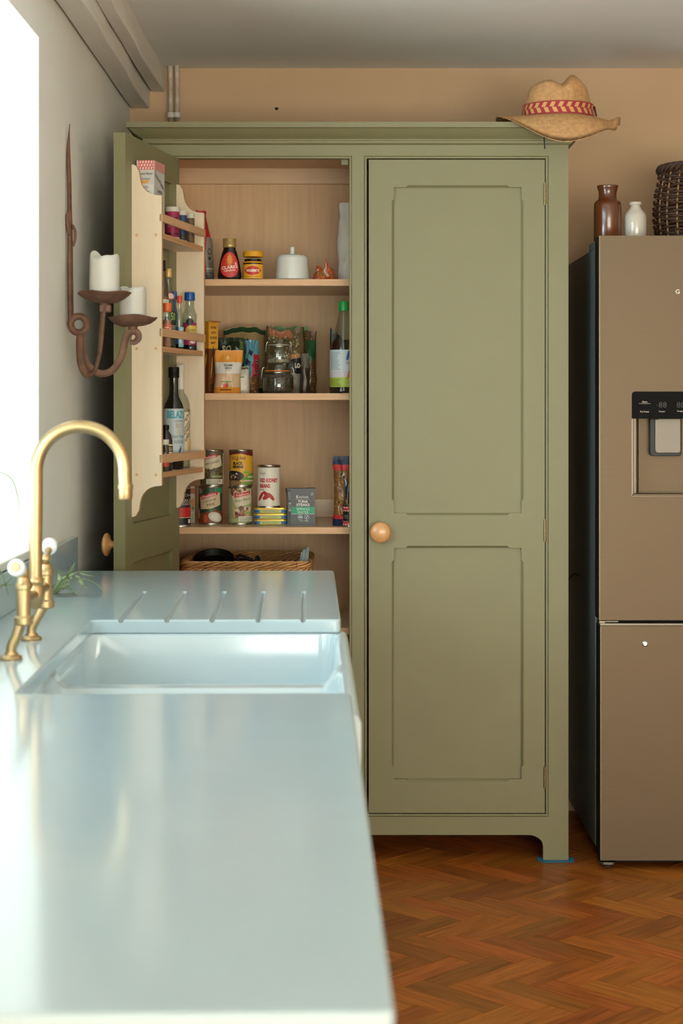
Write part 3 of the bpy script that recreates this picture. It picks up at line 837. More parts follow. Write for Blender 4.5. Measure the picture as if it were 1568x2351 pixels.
def brim(t, a):
    r = t; ca, sa = math.cos(a), math.sin(a)
    ex = 1+.012*math.sin(5*a)+.008*math.sin(9*a+1)
    x = (RX+(RB-RX)*r*ex)*ca; y = (RY+(RB-.012-RY)*r*ex)*sa
    front = max(0, -sa)
    z = -.078*front**1.6*r**1.9*(1+.15*math.sin(3*a)) - .013*max(0, ca)**2*r + .004*max(0, -ca)**3*r
    z += (.020*math.exp(-((a-6.05)/.22)**2)-.016*math.exp(-((a-5.75)/.2)**2))*smooth(.55, 1, r)*1.0
    z += .02*max(0, -ca)**2*max(0, -sa)*r
    z -= .006*max(0, sa)*r
    return (x, y, z)
m = MB(); NA, NR = 96, 10
top = []
for j in range(NR+1):
    for k_ in range(NA): top.append(brim(j/NR, 2*pi*k_/NA))
bot = [(x, y, z-.0022) for x, y, z in top]
fs = []
L_ = len(top)
for j in range(NR):
    for k_ in range(NA):
        k2 = (k_+1) % NA; a, b, c, d = j*NA+k_, j*NA+k2, (j+1)*NA+k2, (j+1)*NA+k_
        fs.append((d, c, b, a)); fs.append((L_+a, L_+b, L_+c, L_+d))
for k_ in range(NA):
    k2 = (k_+1) % NA; a, b = NR*NA+k_, NR*NA+k2
    fs.append((a, b, L_+b, L_+a))
m.add(top+bot, fs); m.build('brim', straw, hat, smooth='all')
fr = MB()
for k_ in range(150):
    a = random.uniform(0, 2*pi); p = Vector(brim(1, a)); d = Vector((math.cos(a+random.uniform(-.9, .9)), math.sin(a+random.uniform(-.9, .9)), random.uniform(-.8, .3)))*random.uniform(.002, .005)
    fr.tube([p-d*.3, p+d], .0006, 4)
tag(fr.build('frayed_edge', straw, hat), None, None, kind='stuff')
bandS = lambda u, v, o: ((RX*(1-.02*v/.03)+.0035+o)*math.sin(u/RX), -(RY*(1-.02*v/.03)+.0035+o)*math.cos(u/RX), v+.001)
bmb = MB(); bmb.grid(lambda a, b: bandS((a-.5)*2*pi*RX, b*.037, 0), 72, 3); bmb.grid(lambda a, b: bandS((a-.5)*2*pi*RX,   .037*b, -.0028), 72, 3, flip=True)
band = bmb.build('hat_band', M('band_red', '#a2303a', .8, var=.1, vscale=200), hat, smooth='all')
dc = Decal(bandS, .008)
for k_ in range(-13, 14):
    u = k_*.0238
    for v0, v1, sl in ((.0195, .0335, .007), (.0035, .0185, -.007)):
        dc.poly([(u-.006, v1), (u-.006-sl, v0), (u+.006-sl, v0), (u+.006, v1)], '#d09a5c', same=k_ > -13 or v0 < .01)
dc.build(band, 'chevrons')
MB().tube([(RX*.995+.006, -.03, .004), (RX*.98+.006, -.02, .02), (RX*.96+.004, -.03, .031)], .0025, 8).build('band_knot', M('band_edge', '#4a1f22', .8), hat, smooth=True)
cordm = M('black_cord', '#1a1712', .8)
cp = [(X(1249, 4.96), 4.965, Z(306, 4.96)), (X(1249, 4.945), 4.945, Z(316, 4.945)), (X(1250, 4.94), 4.94, Z(328, 4.94)), (X(1251, 4.94), 4.945, Z(341, 4.94))]
MB().tube(cp, .0018, 6).build('chin_cord', cordm, hat, world=True, smooth=True)
# ------------------------------------------------------------------ fridge freezer
DF = 4.95
fr = thing('fridge_freezer', 'large stainless steel fridge freezer with water dispenser beside the cupboard', 'fridge', (1.19, 5.3, 0))
steel = M('brushed_steel', '#6b5b48', 0.5, metal=.75, var=.05, vscale=40, stretch=(.2, 1, 12))
steelb = M('bright_steel', '#7d7468', 0.42, metal=1.0)
darkp = M('dark_grey_cabinet', '#5d6669', 0.45, var=.06, vscale=6)
blackp = M('black_plastic', '#0e0d0c', 0.5, spec=.25)
glossb = M('black_gloss', '#0a0908', 0.5, spec=.08)
fx = lambda px: X(px, DF)
fz = lambda py: Z(py, DF)
fx0, fx1, fxm = fx(1376), fx(1376)+.91, fx(1376)+.453
def P(name, m, mat, par=fr, **k): return m.build(name, mat, par, world=True, **k)
P('cabinet', MB().box(fx0+.002, fx1-.002, 5.048, 5.655, .045, 1.777), darkp, bevel=.003)
P('hinge_cover', MB().box(fx0+.002, fx0+.08, 5.02, 5.17, 1.777, 1.7985), darkp, bevel=.002)
P('kickplate', MB().box(fx0+.03, fx1-.03, 5.0, 5.05, .012, .05), blackp)
zu0, zu1, zl0, zl1 = fz(1424), fz(541), fz(1975.5), fz(1437.5)
dx0, dx1, dz0, dz1, dzp = fx(1451), fx(1451)+.235, fz(1138), fz(899), fz(961)
TF = .004
def fdoor(x0, x1, z0, z1, hole=None, nm='door', px_in=0):
    core = MB()
    m = MB()
    if hole:
        a, b, c, d = hole
        for bx in ((x0, a, z0, z1), (b, x1, z0, z1), (a, b, z0, c), (a, b, d, z1)):
            m.box(bx[0], bx[1], DF, DF+.02, bx[2], bx[3])
            core.box(bx[0]+.001, bx[1]-.001 if bx[1] == x1 else bx[1], DF+.02, 5.040, bx[2]+(.001 if bx[2] == z0 else 0), bx[3]-(.001 if bx[3] == z1 else 0))
        core.box(a, b, 5.020, 5.040, c, d)
    else:
        m.box(x0, x1, DF, DF+.006, z0, z1); core.box(x0+.001, x1-.001, DF+.006, 5.040, z0+.001, z1-.001)
    d_ = P(nm, m, steel)
    P('door_core', core, blackp, d_)
    P('edge_trim', MB().box(x0-.0008, x0+.0022, DF-.0006, DF+.008, z0, z1), steelb, d_, bevel=.0006)
    return d_
dl = fdoor(fx0, fxm-.002, zu0, zu1, (dx0, dx1, dz0, dzp))
dl['label'] = 'upper left steel door with the water dispenser'
dr = fdoor(fxm+.002, fx1, zu0, zu1)
dd = fdoor(fx0+.003, fx1, zl0, zl1, nm='freezer_drawer')
P('drawer_lip', MB().box(fx0+.004, fx1-.002, DF+.012, 5.03, zl1, zl1+.006), steelb, dd)
P('hinge_arm', MB().box(fx(1392), fx(1424), DF+.03, DF+.06, fz(1432), fz(1428)).box(fx(1378), fx(1392), DF+.02, DF+.06, fz(1434), fz(1427)), steelb, fr, bevel=.001)
T = Matrix.Translation((fx(1481), DF, fz(1478))) @ Matrix.Rotation(pi/2, 4, 'X')
lk = MB().lathe([(.0085, 0), (.0085, .0015), (.006, .003), (.0055, .0025), (.001, .0025)], seg=24, T=T).build('lock', chrome, dd, world=True, smooth=True)
# dispenser: control panel, recess liner, paddle
q = .009
cpoly = [(dx0-.0005, dzp), (dx1+.0005, dzp)]+[(dx1+.0005-q+q*math.cos(t), dz1-q+q*math.sin(t)) for t in [pi/2*k/6 for k in range(7)]]+[(dx0-.0005+q-q*math.sin(t), dz1-q+q*math.cos(t)) for t in [pi/2*k/6 for k in range(7)]]
cpn = P('control_panel', MB().prism(cpoly, DF-.002, DF+.03, lambda a, b, d: (a, d, b)), glossb, dl)
S = lambda u, v, o: (fx(u), DF-.002-o, fz(v))
dc = Decal(S)
ink = '#d8c9b4'
for t, px, py, w, h_ in (('Alarm', 1479.5, 922.5, 12, 4.2), ('Key/Lock/Unlock', 1480, 926.8, 26, 2.4), ('Fast Freeze', 1479.5, 945, 20, 4), ('Freezer', 1519.5, 944.5, 14, 3.6), ('Fridge', 1561, 944.5, 13, 4)):
    dc.text(t, px, py, w, -h_, ink)
for t, px in (('88', 1521), ('88', 1562)): dc.text(t, px, 929.5, 18, -13, '#2a2723')
dc.text('-', 1508, 930, 3, -1.2, '#2a2723')
dm = dc.mb
ob = dm.build('display_print', dc.mats, cpn, world=True)
lin = MB()
lin.box(dx0, dx0+.004, DF+.003, 5.020, dz0, dzp, 1).box(dx1-.004, dx1, DF+.003, 5.020, dz0, dzp, 1).box(dx0, dx1, DF+.003, 5.020, dz0, dz0+.004, 0).box(dx0, dx1, 5.016, 5.020, dz0, dzp, 0)
P('recess_liner', lin, [steel, steelb], dl)
P('corner_cove', MB().tube([(dx0+.016, 5.006, dz0+.004), (dx0+.016, 5.006, dzp)], .012, 20), steelb, dl, smooth=True)
P('recess_frame', MB().box(dx0-.002, dx0+.001, DF-.001, DF+.01, dz0-.002, dzp).box(dx0-.002, dx1+.002, DF-.001, DF+.01, dz0-.003, dz0), steelb, dl, bevel=.0008)
def rr(x0, x1, z0, z1, r, top=True):
    pts = []
    for cx_, cz_, a0 in ((x1-r, z1-(r if top else 0), 0), (x0+r, z1-(r if top else 0), pi/2), (x0+r, z0+r, pi), (x1-r, z0+r, 1.5*pi)):
        if not top and cz_ == z1:
            pts.append((x1 if a0 == 0 else x0, z1)); continue
        for k_ in range(7):
            a = a0+pi/2*k_/6; pts.append((cx_+r*math.cos(a), cz_+r*math.sin(a)))
    return pts
px0, px1 = fx(1498), fx(1571)
P('paddle_housing', MB().prism(rr(px0, px1, fz(1048), dzp, .010, False), DF+.036, 5.016, lambda a, b, d: (a, d, b)), M('grey_glass_plastic', '#2c2e2d', .4, spec=.25), dl, bevel=.002)
P('paddle', MB().prism(rr(px0+.013, px1-.004, fz(1041), dzp, .008, False), DF+.030, DF+.0365, lambda a, b, d: (a, d, b)), M('paddle_steel', '#7d766b', .45, metal=.5), dl, bevel=.002)
P('nozzle', MB().box(fx(1496), fx(1513), DF+.012, DF+.05, fz(963.5), dzp), blackp, dl)
dc = Decal(lambda u, v, o: (fx(u), DF-o, fz(v)), base=.0006)
dc.text('G', 1555.5, 669.5, 10, -10, '#d9d6cf', bold=.02)
dc.mb.build('badge_letter', dc.mats, dl, world=True)
for x in (fx0+.03, fx1-.05):
    mfoot = MB(); mfoot.prism(rr(x-.028, x+.020, DF+.005, DF+.07, .014), .013, .0215).lathe([(.013, 0), (.013, .004), (.005, .005), (.005, .03)], c=(x, DF+.045), seg=14)
    P('foot', mfoot, M('foot_steel', '#6f6a60', .35, metal=.9), fr, bevel=.002)
P('rear_foot', MB().lathe([(.018, 0), (.018, .045)], c=(fx0+.05, 5.55), seg=14).lathe([(.018, 0), (.018, .045)], c=(fx1-.05, 5.55), seg=14), blackp)
# ------------------------------------------------------------------ stoneware on the fridge
FT_ = 1.777
def lathe_thing(name, label, cat, part, px, D, z, prof_px, mat, group=None, seg=40):
    k_ = D/F
    o = thing(name, label, cat, (X(px, D), D, z), group=group)
    MB().lathe([(a*k_, b) for a, b in prof_px], seg=seg).build(part, mat, o, smooth=True, angle=50)
    return o
Db = 5.16; y2 = lambda py: Z(py, Db)-FT_
brown = M('brown_salt_glaze', '#6b3a1d', .22, var=.35, vscale=9, stretch=(1, 1, .4), coat=.4)
o = thing('stoneware_bottle', 'brown salt-glazed stoneware bottle with flared lip on the fridge', 'bottle', (X(1395, Db), Db, FT_), group='stoneware on the fridge')
k_ = Db/F
MB().lathe([(30*k_, 0), (32*k_, .003), (31.5*k_, y2(475)), (31*k_, y2(467)), (28*k_, y2(463)), (22.5*k_, y2(459)), (20.5*k_, y2(452)), (20.5*k_, y2(443)), (23*k_, y2(433)), (24.5*k_, y2(429)), (24*k_, y2(426.5)), (19*k_, y2(427)), (16*k_, y2(445)), (.001, y2(446))], seg=44).build('body', brown, o, smooth=True, angle=60)
cream = M('cream_glaze', '#cfc6b6', .18, var=.06, vscale=20, coat=.5)
o = thing('stoneware_bottle', 'small cream glazed stoneware bottle between brown bottle and wicker basket', 'bottle', (X(1459, Db), Db, FT_), group='stoneware on the fridge')
MB().lathe([(24*k_, 0), (25.5*k_, .003), (25.5*k_, y2(505)), (25*k_, y2(496)), (22*k_, y2(489)), (15.5*k_, y2(482)), (11.5*k_, y2(475)), (10.5*k_, y2(472)), (13.5*k_, y2(470.5)), (14.5*k_, y2(468)), (13.5*k_, y2(464.5)), (9*k_, y2(464)), (8*k_, y2(475)), (.001, y2(476))], seg=40).build('body', cream, o, smooth=True, angle=60)
# dark wicker basket
wickd = M('dark_willow', '#4a3020', .7, var=.5, vscale=30, bump=.3, bscale=120)
wickl = M('peeled_willow', '#9a6c42', .6, var=.3, vscale=30)
Dk = 5.24; bx_ = X(1508, Dk)+.128
bk = thing('wicker_basket', 'dark round willow basket on top of the fridge', 'basket', (bx_, Dk, FT_))
hB = Z(376, Dk)-FT_
def brad(t): return .118+.016*math.sin(pi*min(1, t*1.15))-.004*t
NW = 25; NSTK = 22
m = MB()
for j in range(NW):
    t = (j+.5)/NW*.86
    m.tube([((brad(t)+.0048*math.cos(NSTK*a/2+pi*j)+random.uniform(-.001, .001))*math.cos(a), (brad(t)+.0048*math.cos(NSTK*a/2+pi*j))*math.sin(a), .006+hB*t+.0025*math.sin(3*a+j)) for a in [2*pi*k_/132 for k_ in range(132)]], .0038, 6, closed=True)
m.lathe([(.001, .002), (.112, .002), (.115, .008), (.001, .008)], seg=40)
tag(m.build('weave', wickd, bk, smooth=True), None, None, kind='stuff')
m = MB()
for k_ in range(NSTK):
    a = 2*pi*k_/NSTK
    m.tube([(brad(t)*math.cos(a), brad(t)*math.sin(a), .004+hB*t) for t in [i/8*.9 for i in range(9)]], .0030, 6)
m.build('stakes', wickl, bk, smooth=True)
m = MB()
for s_ in range(4):
    ph = 2*pi*s_/4
    pts = []
    for k_ in range(160):
        a = 2*pi*k_/160; f_ = a*9+ph
        pts.append(((brad(.95)+.010*math.cos(f_))*math.cos(a), (brad(.95)+.010*math.cos(f_))*math.sin(a), hB*.93+.010*math.sin(f_)))
    m.tube(pts, .0058, 6, closed=True)
m.build('braided_rim', wickd, bk, smooth=True)
# cable sagging between cupboard and fridge
cb = MB().tube(bez([(.662, 5.45, Z(1345, 5.4)), (.69, 5.42, Z(1340, 5.42)), (.72, 5.40, Z(1318, 5.4)), (.734, 5.38, Z(1322, 5.38))], 20), .003, 8).build('power_cable', cordm, smooth=True)
tag(cb, 'black cable in the gap between cupboard and fridge', 'cable')
# ------------------------------------------------------------------ food on the shelves: builders
def cylN(r, h): return lambda u, v, o: ((r+o)*math.sin(u*pi/2), -(r+o)*math.cos(u*pi/2), v*h)
def profN(prof, sx=1.0, sy=1.0):
    H = prof[-1][1]
    def rad(z):
        for (ra, ha), (rb, hb) in zip(prof, prof[1:]):
            if ha <= z <= hb and hb > ha: return ra+(rb-ra)*(z-ha)/(hb-ha)
        return prof[-1][0]
    return lambda u, v, o: (sx*(rad(v*H)+o)*math.sin(u*pi/2), -sy*(rad(v*H)+o)*math.cos(u*pi/2), v*H)
def planeN(hw, h, y): return lambda u, v, o: (u*hw, y-o, v*h)
tinm = M('tinplate', '#b9b4aa', .28, metal=1.0)
def can(label, px, D, z, h, r, draw, rz=0.0, group=None, name='food_can'):
    o = thing(name, label, 'can', (X(px, D), D, z), rz, group)
    MB().lathe([(r*.95, .0015), (r*.97, 0), (r, .001), (r, .0035), (r*.965, .0055), (r*.965, h-.0055), (r, h-.0035), (r, h-.0008), (r*.97, h), (r*.93, h-.001), (r*.92, h-.0035), (.001, h-.0035)], seg=36).build('tin', tinm, o, smooth=True, angle=35)
    dc = Decal(cylN(r*.966, h), .09); draw(dc); dc.build(o); return o
def bottle(name, label, cat, pos, prof, mat, rz=0.0, group=None, cap=None, capmat=None, capname='cap', draw=None, fill=None, fillmat=None, sy=1.0, seg=28, body='body'):
    o = thing(name, label, cat, pos, rz, group)
    MB().lathe(prof, seg=seg, sy=sy).build(body, mat, o, smooth=True, angle=60)
    if fill: MB().lathe(fill, seg=seg, sy=sy).build('contents', fillmat, o, smooth=True)
    if cap: MB().lathe(cap, seg=seg, sy=sy if sy > .9 else .9).build(capname, capmat, o, smooth=True, angle=40)
    if draw:
        dc = Decal(profN(prof, 1.0, sy), .09, .06); draw(dc); dc.build(o)
    return o
def bag(name, label, cat, px, D, z, w, h, d, mat, draw=None, rz=0.0, lean=(0, 0), wf=None, topf=None, wr=.003, fr=14.0, seed=0, df=None, group=None, part='packet', nu=22, nv=26, extra=()):
    o = thing(name, label, cat, (X(px, D), D, z), rz, group)
    wf = wf or (lambda v: 1-.06*v); topf = topf or (lambda u: 0)
    df = df or (lambda v: (.72+.28*smooth(0, .12, v))*(1-.93*smooth(.55, 1.0, v)))
    def surf(u, v, sgn, off=0.0):
        x = u*w/2*wf(v)+lean[0]*v*h
        env = max(0, 1-abs(u)**2.6)**.62
        y = sgn*(d/2*df(v)*env)
        edge = min(1, (1-abs(u))*4)
        n_ = noise.noise(Vector((u*w*fr+seed, v*h*fr, sgn*3+seed*.7)))+.6*noise.noise(Vector((u*w*fr*2.6, v*h*fr*2.1+seed, sgn*5)))
        y += wr*n_*edge*smooth(0, .06, v)+lean[1]*v*h
        x += wr*.8*noise.noise(Vector((seed+9, v*h*fr*1.5, u)))*smooth(0, .1, v)
        zz = v*h+(topf(u)+.005*noise.noise(Vector((u*3.2+seed, seed*1.7, 0))))*smooth(.65, 1, v)
        return (x, y+sgn*off, zz)
    m = MB(); m.grid(lambda a, b: surf(2*a-1, b, -1), nu, nv); m.grid(lambda a, b: surf(2*a-1, b, 1), nu, nv, flip=True)
    m.add([surf(2*i/nu-1, 0, s_) for i in range(nu+1) for s_ in (-1, 1)], [(2*i, 2*i+1, 2*i+3, 2*i+2) for i in range(nu)])
    m.build(part, mat, o, smooth='all', weld=True)
    if draw:
        dc = Decal(lambda u, v, o_: surf(u, v, -1, o_), .1, .05, base=.0006); dc.asp = w/2/h; draw(dc); dc.build(o)
    for en_, ef_ in extra:
        dc = Decal(lambda u, v, o_: surf(u, v, -1, o_), .1, .05, base=.0006); ef_(dc); dc.build(o, en_)
    return o
def SHINY(name, col, rough=.25): return M('film_'+name, col, rough, spec=.5)
clear = GLASS('clear_glass', '#e9efe9', .10)
plastic_clear = GLASS('clear_plastic', '#d8d2c4', .12, .12)
BLK = '#1a1613'; WHT = '#e6e1d6'; RED = '#c8231f'; CRM = '#e2cfb4'

# ---------------- top shelf
zs = SH[0]
bag('crisp_packet', 'tall red and grey foil packet behind the rack on the top shelf', 'packet', 470, 5.30, zs, .060, .218, .075, SHINY('red', '#b5232a'),
    lambda c: (c.poly([(-.05, .0), (.95, 0), (.95, .62), (.25, .62), (.0, .4)], '#8d857c'), c.rect(.0, .92, .17, .19, '#c9c4ba'), c.rect(-.1, .9, 0, .13, '#5d5953'), c.lines(.1, .8, .02, .12, 5, '#a39d93'),
               c.ell(.45, .42, .2, .045, '#3a3632'), c.ell(.45, .42, .14, .03, '#8d857c'), c.rect(.32, .58, .30, .345, '#3a3632'), c.lines(.3, .85, .2, .28, 5, '#3a3632')),
    rz=.25, wf=lambda v: 1-.55*smooth(.45, 1, v)+.10*smooth(.92, 1, v), lean=(-.05, 0), wr=.004, seed=3)
# syrup bottle
k_ = 5.20/F; H_ = Z(548, 5.20)-zs
sp_ = [(24*k_, 0), (27*k_, .006), (27.5*k_, .014), (26*k_, .030), (22.5*k_, .055), (18*k_, .078), (16*k_, .086), (14.5*k_, .090), (14*k_, .0965)]
o = bottle('syrup_bottle', 'squat bottle of dark syrup with a gold cap and red oval label', 'bottle', (X(527, 5.20), 5.20, zs), sp_, M('dark_syrup', '#1d0f0a', .15, coat=.4), sy=.62,
    cap=[(14.5*k_, .0965), (15.5*k_, .098), (15.5*k_, .107), (15*k_, .108), (15.3*k_, H_-.002), (14.5*k_, H_), (.001, H_)], capmat=M('gold_cap', '#b79a5e', .35, metal=.4),
    draw=lambda c: (c.ell(.02, .47, .62, .40, '#c3302a', n=28), c.ell(.02, .47, .57, .36, '#d03a30', n=28), c.star(.03, .62, .24, .14, 12, '#e08a2c'), c.ell(.03, .62, .15, .11, '#e0912f'),
                    c.text('CLARKS', .04, .385, .98, .10, '#f0e3d2', bold=.03, rot=.06), c.text('ORIGINAL', .04, .285, .68, .055, '#f0e3d2', bold=.02, rot=.06), c.ell(.42, .50, .06, .04, '#e6c8b0')))
# yeast spread jar
k_ = 5.20/F; H_ = Z(577.5, 5.20)-zs
o = bottle('spread_jar', 'small dark jar with yellow lid and yellow label beside the syrup', 'jar', (X(581, 5.20), 5.20, zs), [(21*k_, 0), (23*k_, .003), (23*k_, .047), (22*k_, .053), (20*k_, .056), (20*k_, .062)], M('dark_spread', '#150d08', .12, coat=.5),
    cap=[(21*k_, H_-.017), (23*k_, H_-.016), (23*k_, H_-.003), (21.5*k_, H_), (.001, H_)], capmat=M('yellow_lid', '#e5a21c', .45), capname='lid',
    draw=lambda c: (c.rect(-1.3, 1.3, .045, .74, '#e6a92a'), c.rect(-1.3, 1.3, .80, .88, '#d99a24'), c.poly([(-.62, .43), (-.3, .60), (0, .66), (.3, .60), (.62, .43), (.3, .26), (0, .20), (-.3, .26)], '#c8281f'),
                    c.text('VEGEMITE', 0, .43, .92, .13, '#f2e6d4', bold=.04), c.rect(-.4, .4, .13, .15, '#7a5a1a'), c.rect(-1.1, -.9, .1, .4, '#2f3a44')))
# enamel butter dome on its plate
en = M('white_enamel', '#dfe3dd', .18, coat=.4)
Dm = 5.26; k_ = Dm/F; H_ = Z(567, Dm)-zs
o = thing('butter_dish', 'white enamel domed butter dish with a knob on the top shelf', 'dish', (X(671, Dm), Dm, zs))
MB().lathe([(30*k_, .0), (48*k_, .003), (50*k_, .0045), (48*k_, .006), (30*k_, .003), (.001, .003)], seg=44).build('plate', en, o, smooth=True)
MB().lathe([(39.5*k_, .004), (39.8*k_, .006), (39*k_, .020), (36.5*k_, .068), (34.5*k_, .0755), (31*k_, .0790), (10*k_, .0812), (6.2*k_, .0825), (5.4*k_, .088), (5.4*k_, H_-.003), (4.5*k_, H_), (.001, H_)], seg=44).build('lid', en, o, smooth=True, angle=60)
chip = M('chipped_enamel', '#2b241f', .7)
for (a, b, c_) in (((-.058, -.010, .0045), 5, .012), ((-.048, -.022, .005), 4, .006), ((-.040, -.032, .0055), 3, .004)):
    MB().ball(a, 1, 10, 6, sc=(c_, .006, .0022)).build('chip', chip, o, smooth=True)
MB().ball((.026, -.030, .0780), 1, 8, 6, sc=(.004, .004, .0012)).ball((.021, -.0415, .0700), 1, 8, 6, sc=(.0012, .0012, .0012)).build('chip', chip, o)
# crumpled orange packet
bag('snack_packet', 'crumpled orange cellophane packet between butter dish and white paper bag', 'packet', 745, 5.24, zs, .080, .046, .055, SHINY('orange_film', '#b0481c', .2),
    lambda c: (c.poly([(-.8, .55), (-.1, .7), (.1, .2), (-.5, .1)], '#9a6a34'), c.poly([(.0, .75), (.25, .95), (.4, .3), (.15, .25)], '#c9b9a4'), c.poly([(.35, .2), (.85, .1), (.9, .5), (.5, .6)], '#a5592b'), c.poly([(-.6, .05), (0, .08), (-.1, .3), (-.5, .3)], '#c8641f'), c.poly([(-.95, .6), (-.7, .72), (-.9, .8)], '#d8cdbb')),
    wf=lambda v: 1-.45*v, topf=lambda u: .024*math.exp(-((u-.3)/.22)**2)-.012*math.exp(-((u+.3)/.4)**2)-.008*(u > .7), wr=.009, fr=34, seed=5, df=lambda v: 1-.6*v)
paper = M('white_paper_bag', '#cfc9be', .75, bump=.4, bscale=40)
bag('paper_bag', 'tall white paper bag at the right end of the top shelf', 'bag', 806, 5.30, zs, .086, Z(466, 5.30)-zs, .06, paper,
    lambda c: (c.text('2.80', -.42, .32, .10, .03, '#6b665e', rot=1.5), c.rect(-.52, -.50, .23, .30, '#8a857c'), c.rect(-.46, -.45, .24, .31, '#8a857c')), wf=lambda v: 1-.16*smooth(.5, 1, v)-.04*math.sin(v*9), wr=.007, fr=16, seed=11)

# ---------------- second shelf
zs = SH[1]
k_ = 5.30/F
bx = thing('tea_carton', 'yellow and brown carton standing behind the rack on the second shelf', 'box', (X(479, 5.235), 5.235, zs))
hb = Z(738, 5.26)-zs
rotb = math.radians(38)
T = Matrix.Rotation(rotb, 4, 'Z')
# front corner of the carton sits at the local origin
MB().box(0, .034, 0, .075, 0, hb*.62, 1, T=T).box(0, .034, 0, .075, hb*.62, hb, 0, T=T).build('carton', [M('carton_yellow', '#d99a2b', .55), M('carton_brown', '#6e3a16', .55)], bx)
MB().box(0, .034, -.02, .0, 0, .0008, T=T @ Matrix.Translation((0, .0, hb)) @ Matrix.Rotation(.25, 4, 'X')).build('flap', MATS['carton_yellow'], bx)
dc = Decal(lambda u, v, o_: tuple(T @ Vector(((u+1)*.017, -o_, v*hb))))
for t_, v_, w_ in (('WITHIN', .91, 1.2), ('WITH', .84, 1.0), ('CRUSHED', .77, 1.5), ('MINT"', .70, 1.0)): dc.text(t_, 0, v_, w_, .035, '#3a2410', bold=.02)
for u_, v_, r_, c_ in ((-.2, .52, .5, '#3a3a3a'), (.4, .40, -.5, '#b98a2c'), (-.4, .36, .6, '#d19c33'), (.2, .22, .3, '#8d4f1d')): dc.ell(u_, v_, .26, .065, c_, rot=r_)
for v_ in (.10, .06): dc.rect(-.7, .7, v_, v_+.025, '#3a2410')
dc.build(bx)
dc = Decal(lambda u, v, o_: tuple(T @ Vector((-o_, .075*(.5-u/2), v*hb))))
dc.text('WITH', .4, .84, .5, .035, '#3a2410', bold=.02); dc.ell(.6, .45, .2, .07, '#d19c33', rot=.4); dc.ell(.1, .3, .2, .07, '#b98a2c', rot=-.4); dc.build(bx, 'side_print')
# paper sack
bag('flour_sack', 'tall tan paper flour sack with green bands at the back of the shelf', 'sack', 561, 5.50, zs, .140, Z(752, 5.5)-zs, .075, M('kraft_sack', '#b59a6a', .7, bump=.2, bscale=30),
    lambda c: (c.text("QUINN'S", .16, .70, .95, .13, '#a5322a', bold=.03), c.ell(-.1, .85, .07, .045, '#8a6f42'), c.ell(-.1, .85, .05, .03, '#b59a6a'), c.ell(.07, .85, .07, .045, '#8a6f42'), c.ell(.07, .85, .05, .03, '#b59a6a'), c.lines(.3, .8, .3, .5, 5, '#8a6f42')),
    wf=lambda v: 1-.05*v, topf=lambda u: .004-.012*abs(u)**3, wr=.003, fr=9, seed=21, extra=(('green_band', lambda c: c.rect(-1, 1, .91, .985, '#24482b')), ('green_band', lambda c: c.rect(-1, 1, 0, .085, '#24482b'))), df=lambda v: .8*(1-.9*smooth(.8, 1, v))+.1)
# folded dark green bag
bag('rice_bag', 'dark green bag with a folded top behind the sesame seeds', 'bag', 533, 5.36, zs, .095, Z(776, 5.36)-zs, .07, SHINY('dark_green', '#1d2a20', .3),
    lambda c: (c.text('SO', -.36, .80, .62, .13, '#c2bb92', bold=.03, shear=.2), c.poly([(.45, .98), (.8, .95), (.75, .55), (.5, .45)], '#59672f'), c.poly([(.2, .85), (.42, .8), (.3, .66)], '#93a6a0'), c.rect(-.95, .9, .93, .99, '#2b3b28'), c.poly([(.55, .4), (.95, .2), (.9, 0), (.5, 0)], '#7a5d33')), wr=.009, fr=24, seed=31, wf=lambda v: 1+.06*v)
bag('snack_bag', 'blue and red foil bag squeezed beside the tan flour sack', 'bag', 578, 5.33, zs, .046, Z(781, 5.33)-zs, .06, SHINY('blue', '#5e93ab', .25),
    lambda c: (c.poly([(-1, .0), (1, 0), (1, .32), (-1, .28)], '#7a5330'), c.poly([(.2, .3), (1, .33), (1, .72), (.5, .76)], '#b3262a'), c.poly([(-.7, .55), (.2, .52), (.1, .6), (-.6, .66)], '#22384c'), c.poly([(-.4, .75), (.3, .7), (.3, .78), (-.3, .83)], '#22384c'), c.poly([(-.8, .3), (0, .32), (-.1, .48), (-.7, .5)], '#27362c'),
               c.scatter(lambda: (random.uniform(-.8, .8), random.uniform(.02, .26)), 40, .09, ['#a5763f', '#5f3c1f', '#c79a5c'])), wr=.008, fr=28, seed=41, rz=-.2)
# sesame seeds
sesb = SHINY('sesame', '#cfae8a', .35)
bag('sesame_packet', 'orange and clear packet of sesame seeds at the front of the shelf', 'packet', 521, 5.225, zs, .083, Z(804, 5.225)-zs, .05, sesb,
    lambda c: (c.rect(-1, 1, .70, .99, '#dd9433'), c.rect(-1, 1, .46, .72, '#d8d3c9'), c.rect(-1, 1, .0, .14, '#d98a2a'), c.text('SESAME', -.02, .65, .66, .05, '#2a2622', bold=.03), c.text('SEEDS', -.02, .583, .5, .05, '#2a2622', bold=.03), c.rect(-.25, .15, .515, .53, '#d98a2a'),
               c.ell(-.05, .82, .12, .05, '#e6bd86'), c.rect(-.5, .35, .255, .285, '#6f8f45'), c.text('FIVE SERVES', -.02, .235, .5, .02, '#5a4a38'), c.rect(-.5, -.36, .14, .20, '#d8d3c9'), c.rect(-.34, .05, .14, .22, '#d23b3f'), c.rect(.07, .32, .14, .20, '#9fb25c'), c.rect(-.55, .3, .07, .10, '#7a4a1c'),
               c.scatter(lambda: (random.uniform(-.85, .85), random.uniform(.28, .45)), 50, .03, ['#e6cfae', '#b9966c', '#dcc09a'])),
    wf=lambda v: .98-.04*math.sin(v*5)-.02*v, lean=(.05, 0), wr=.003, fr=16, seed=51, rz=.08, df=lambda v: (.75+.25*smooth(0, .15, v))*(1-.85*smooth(.5, 1, v)))
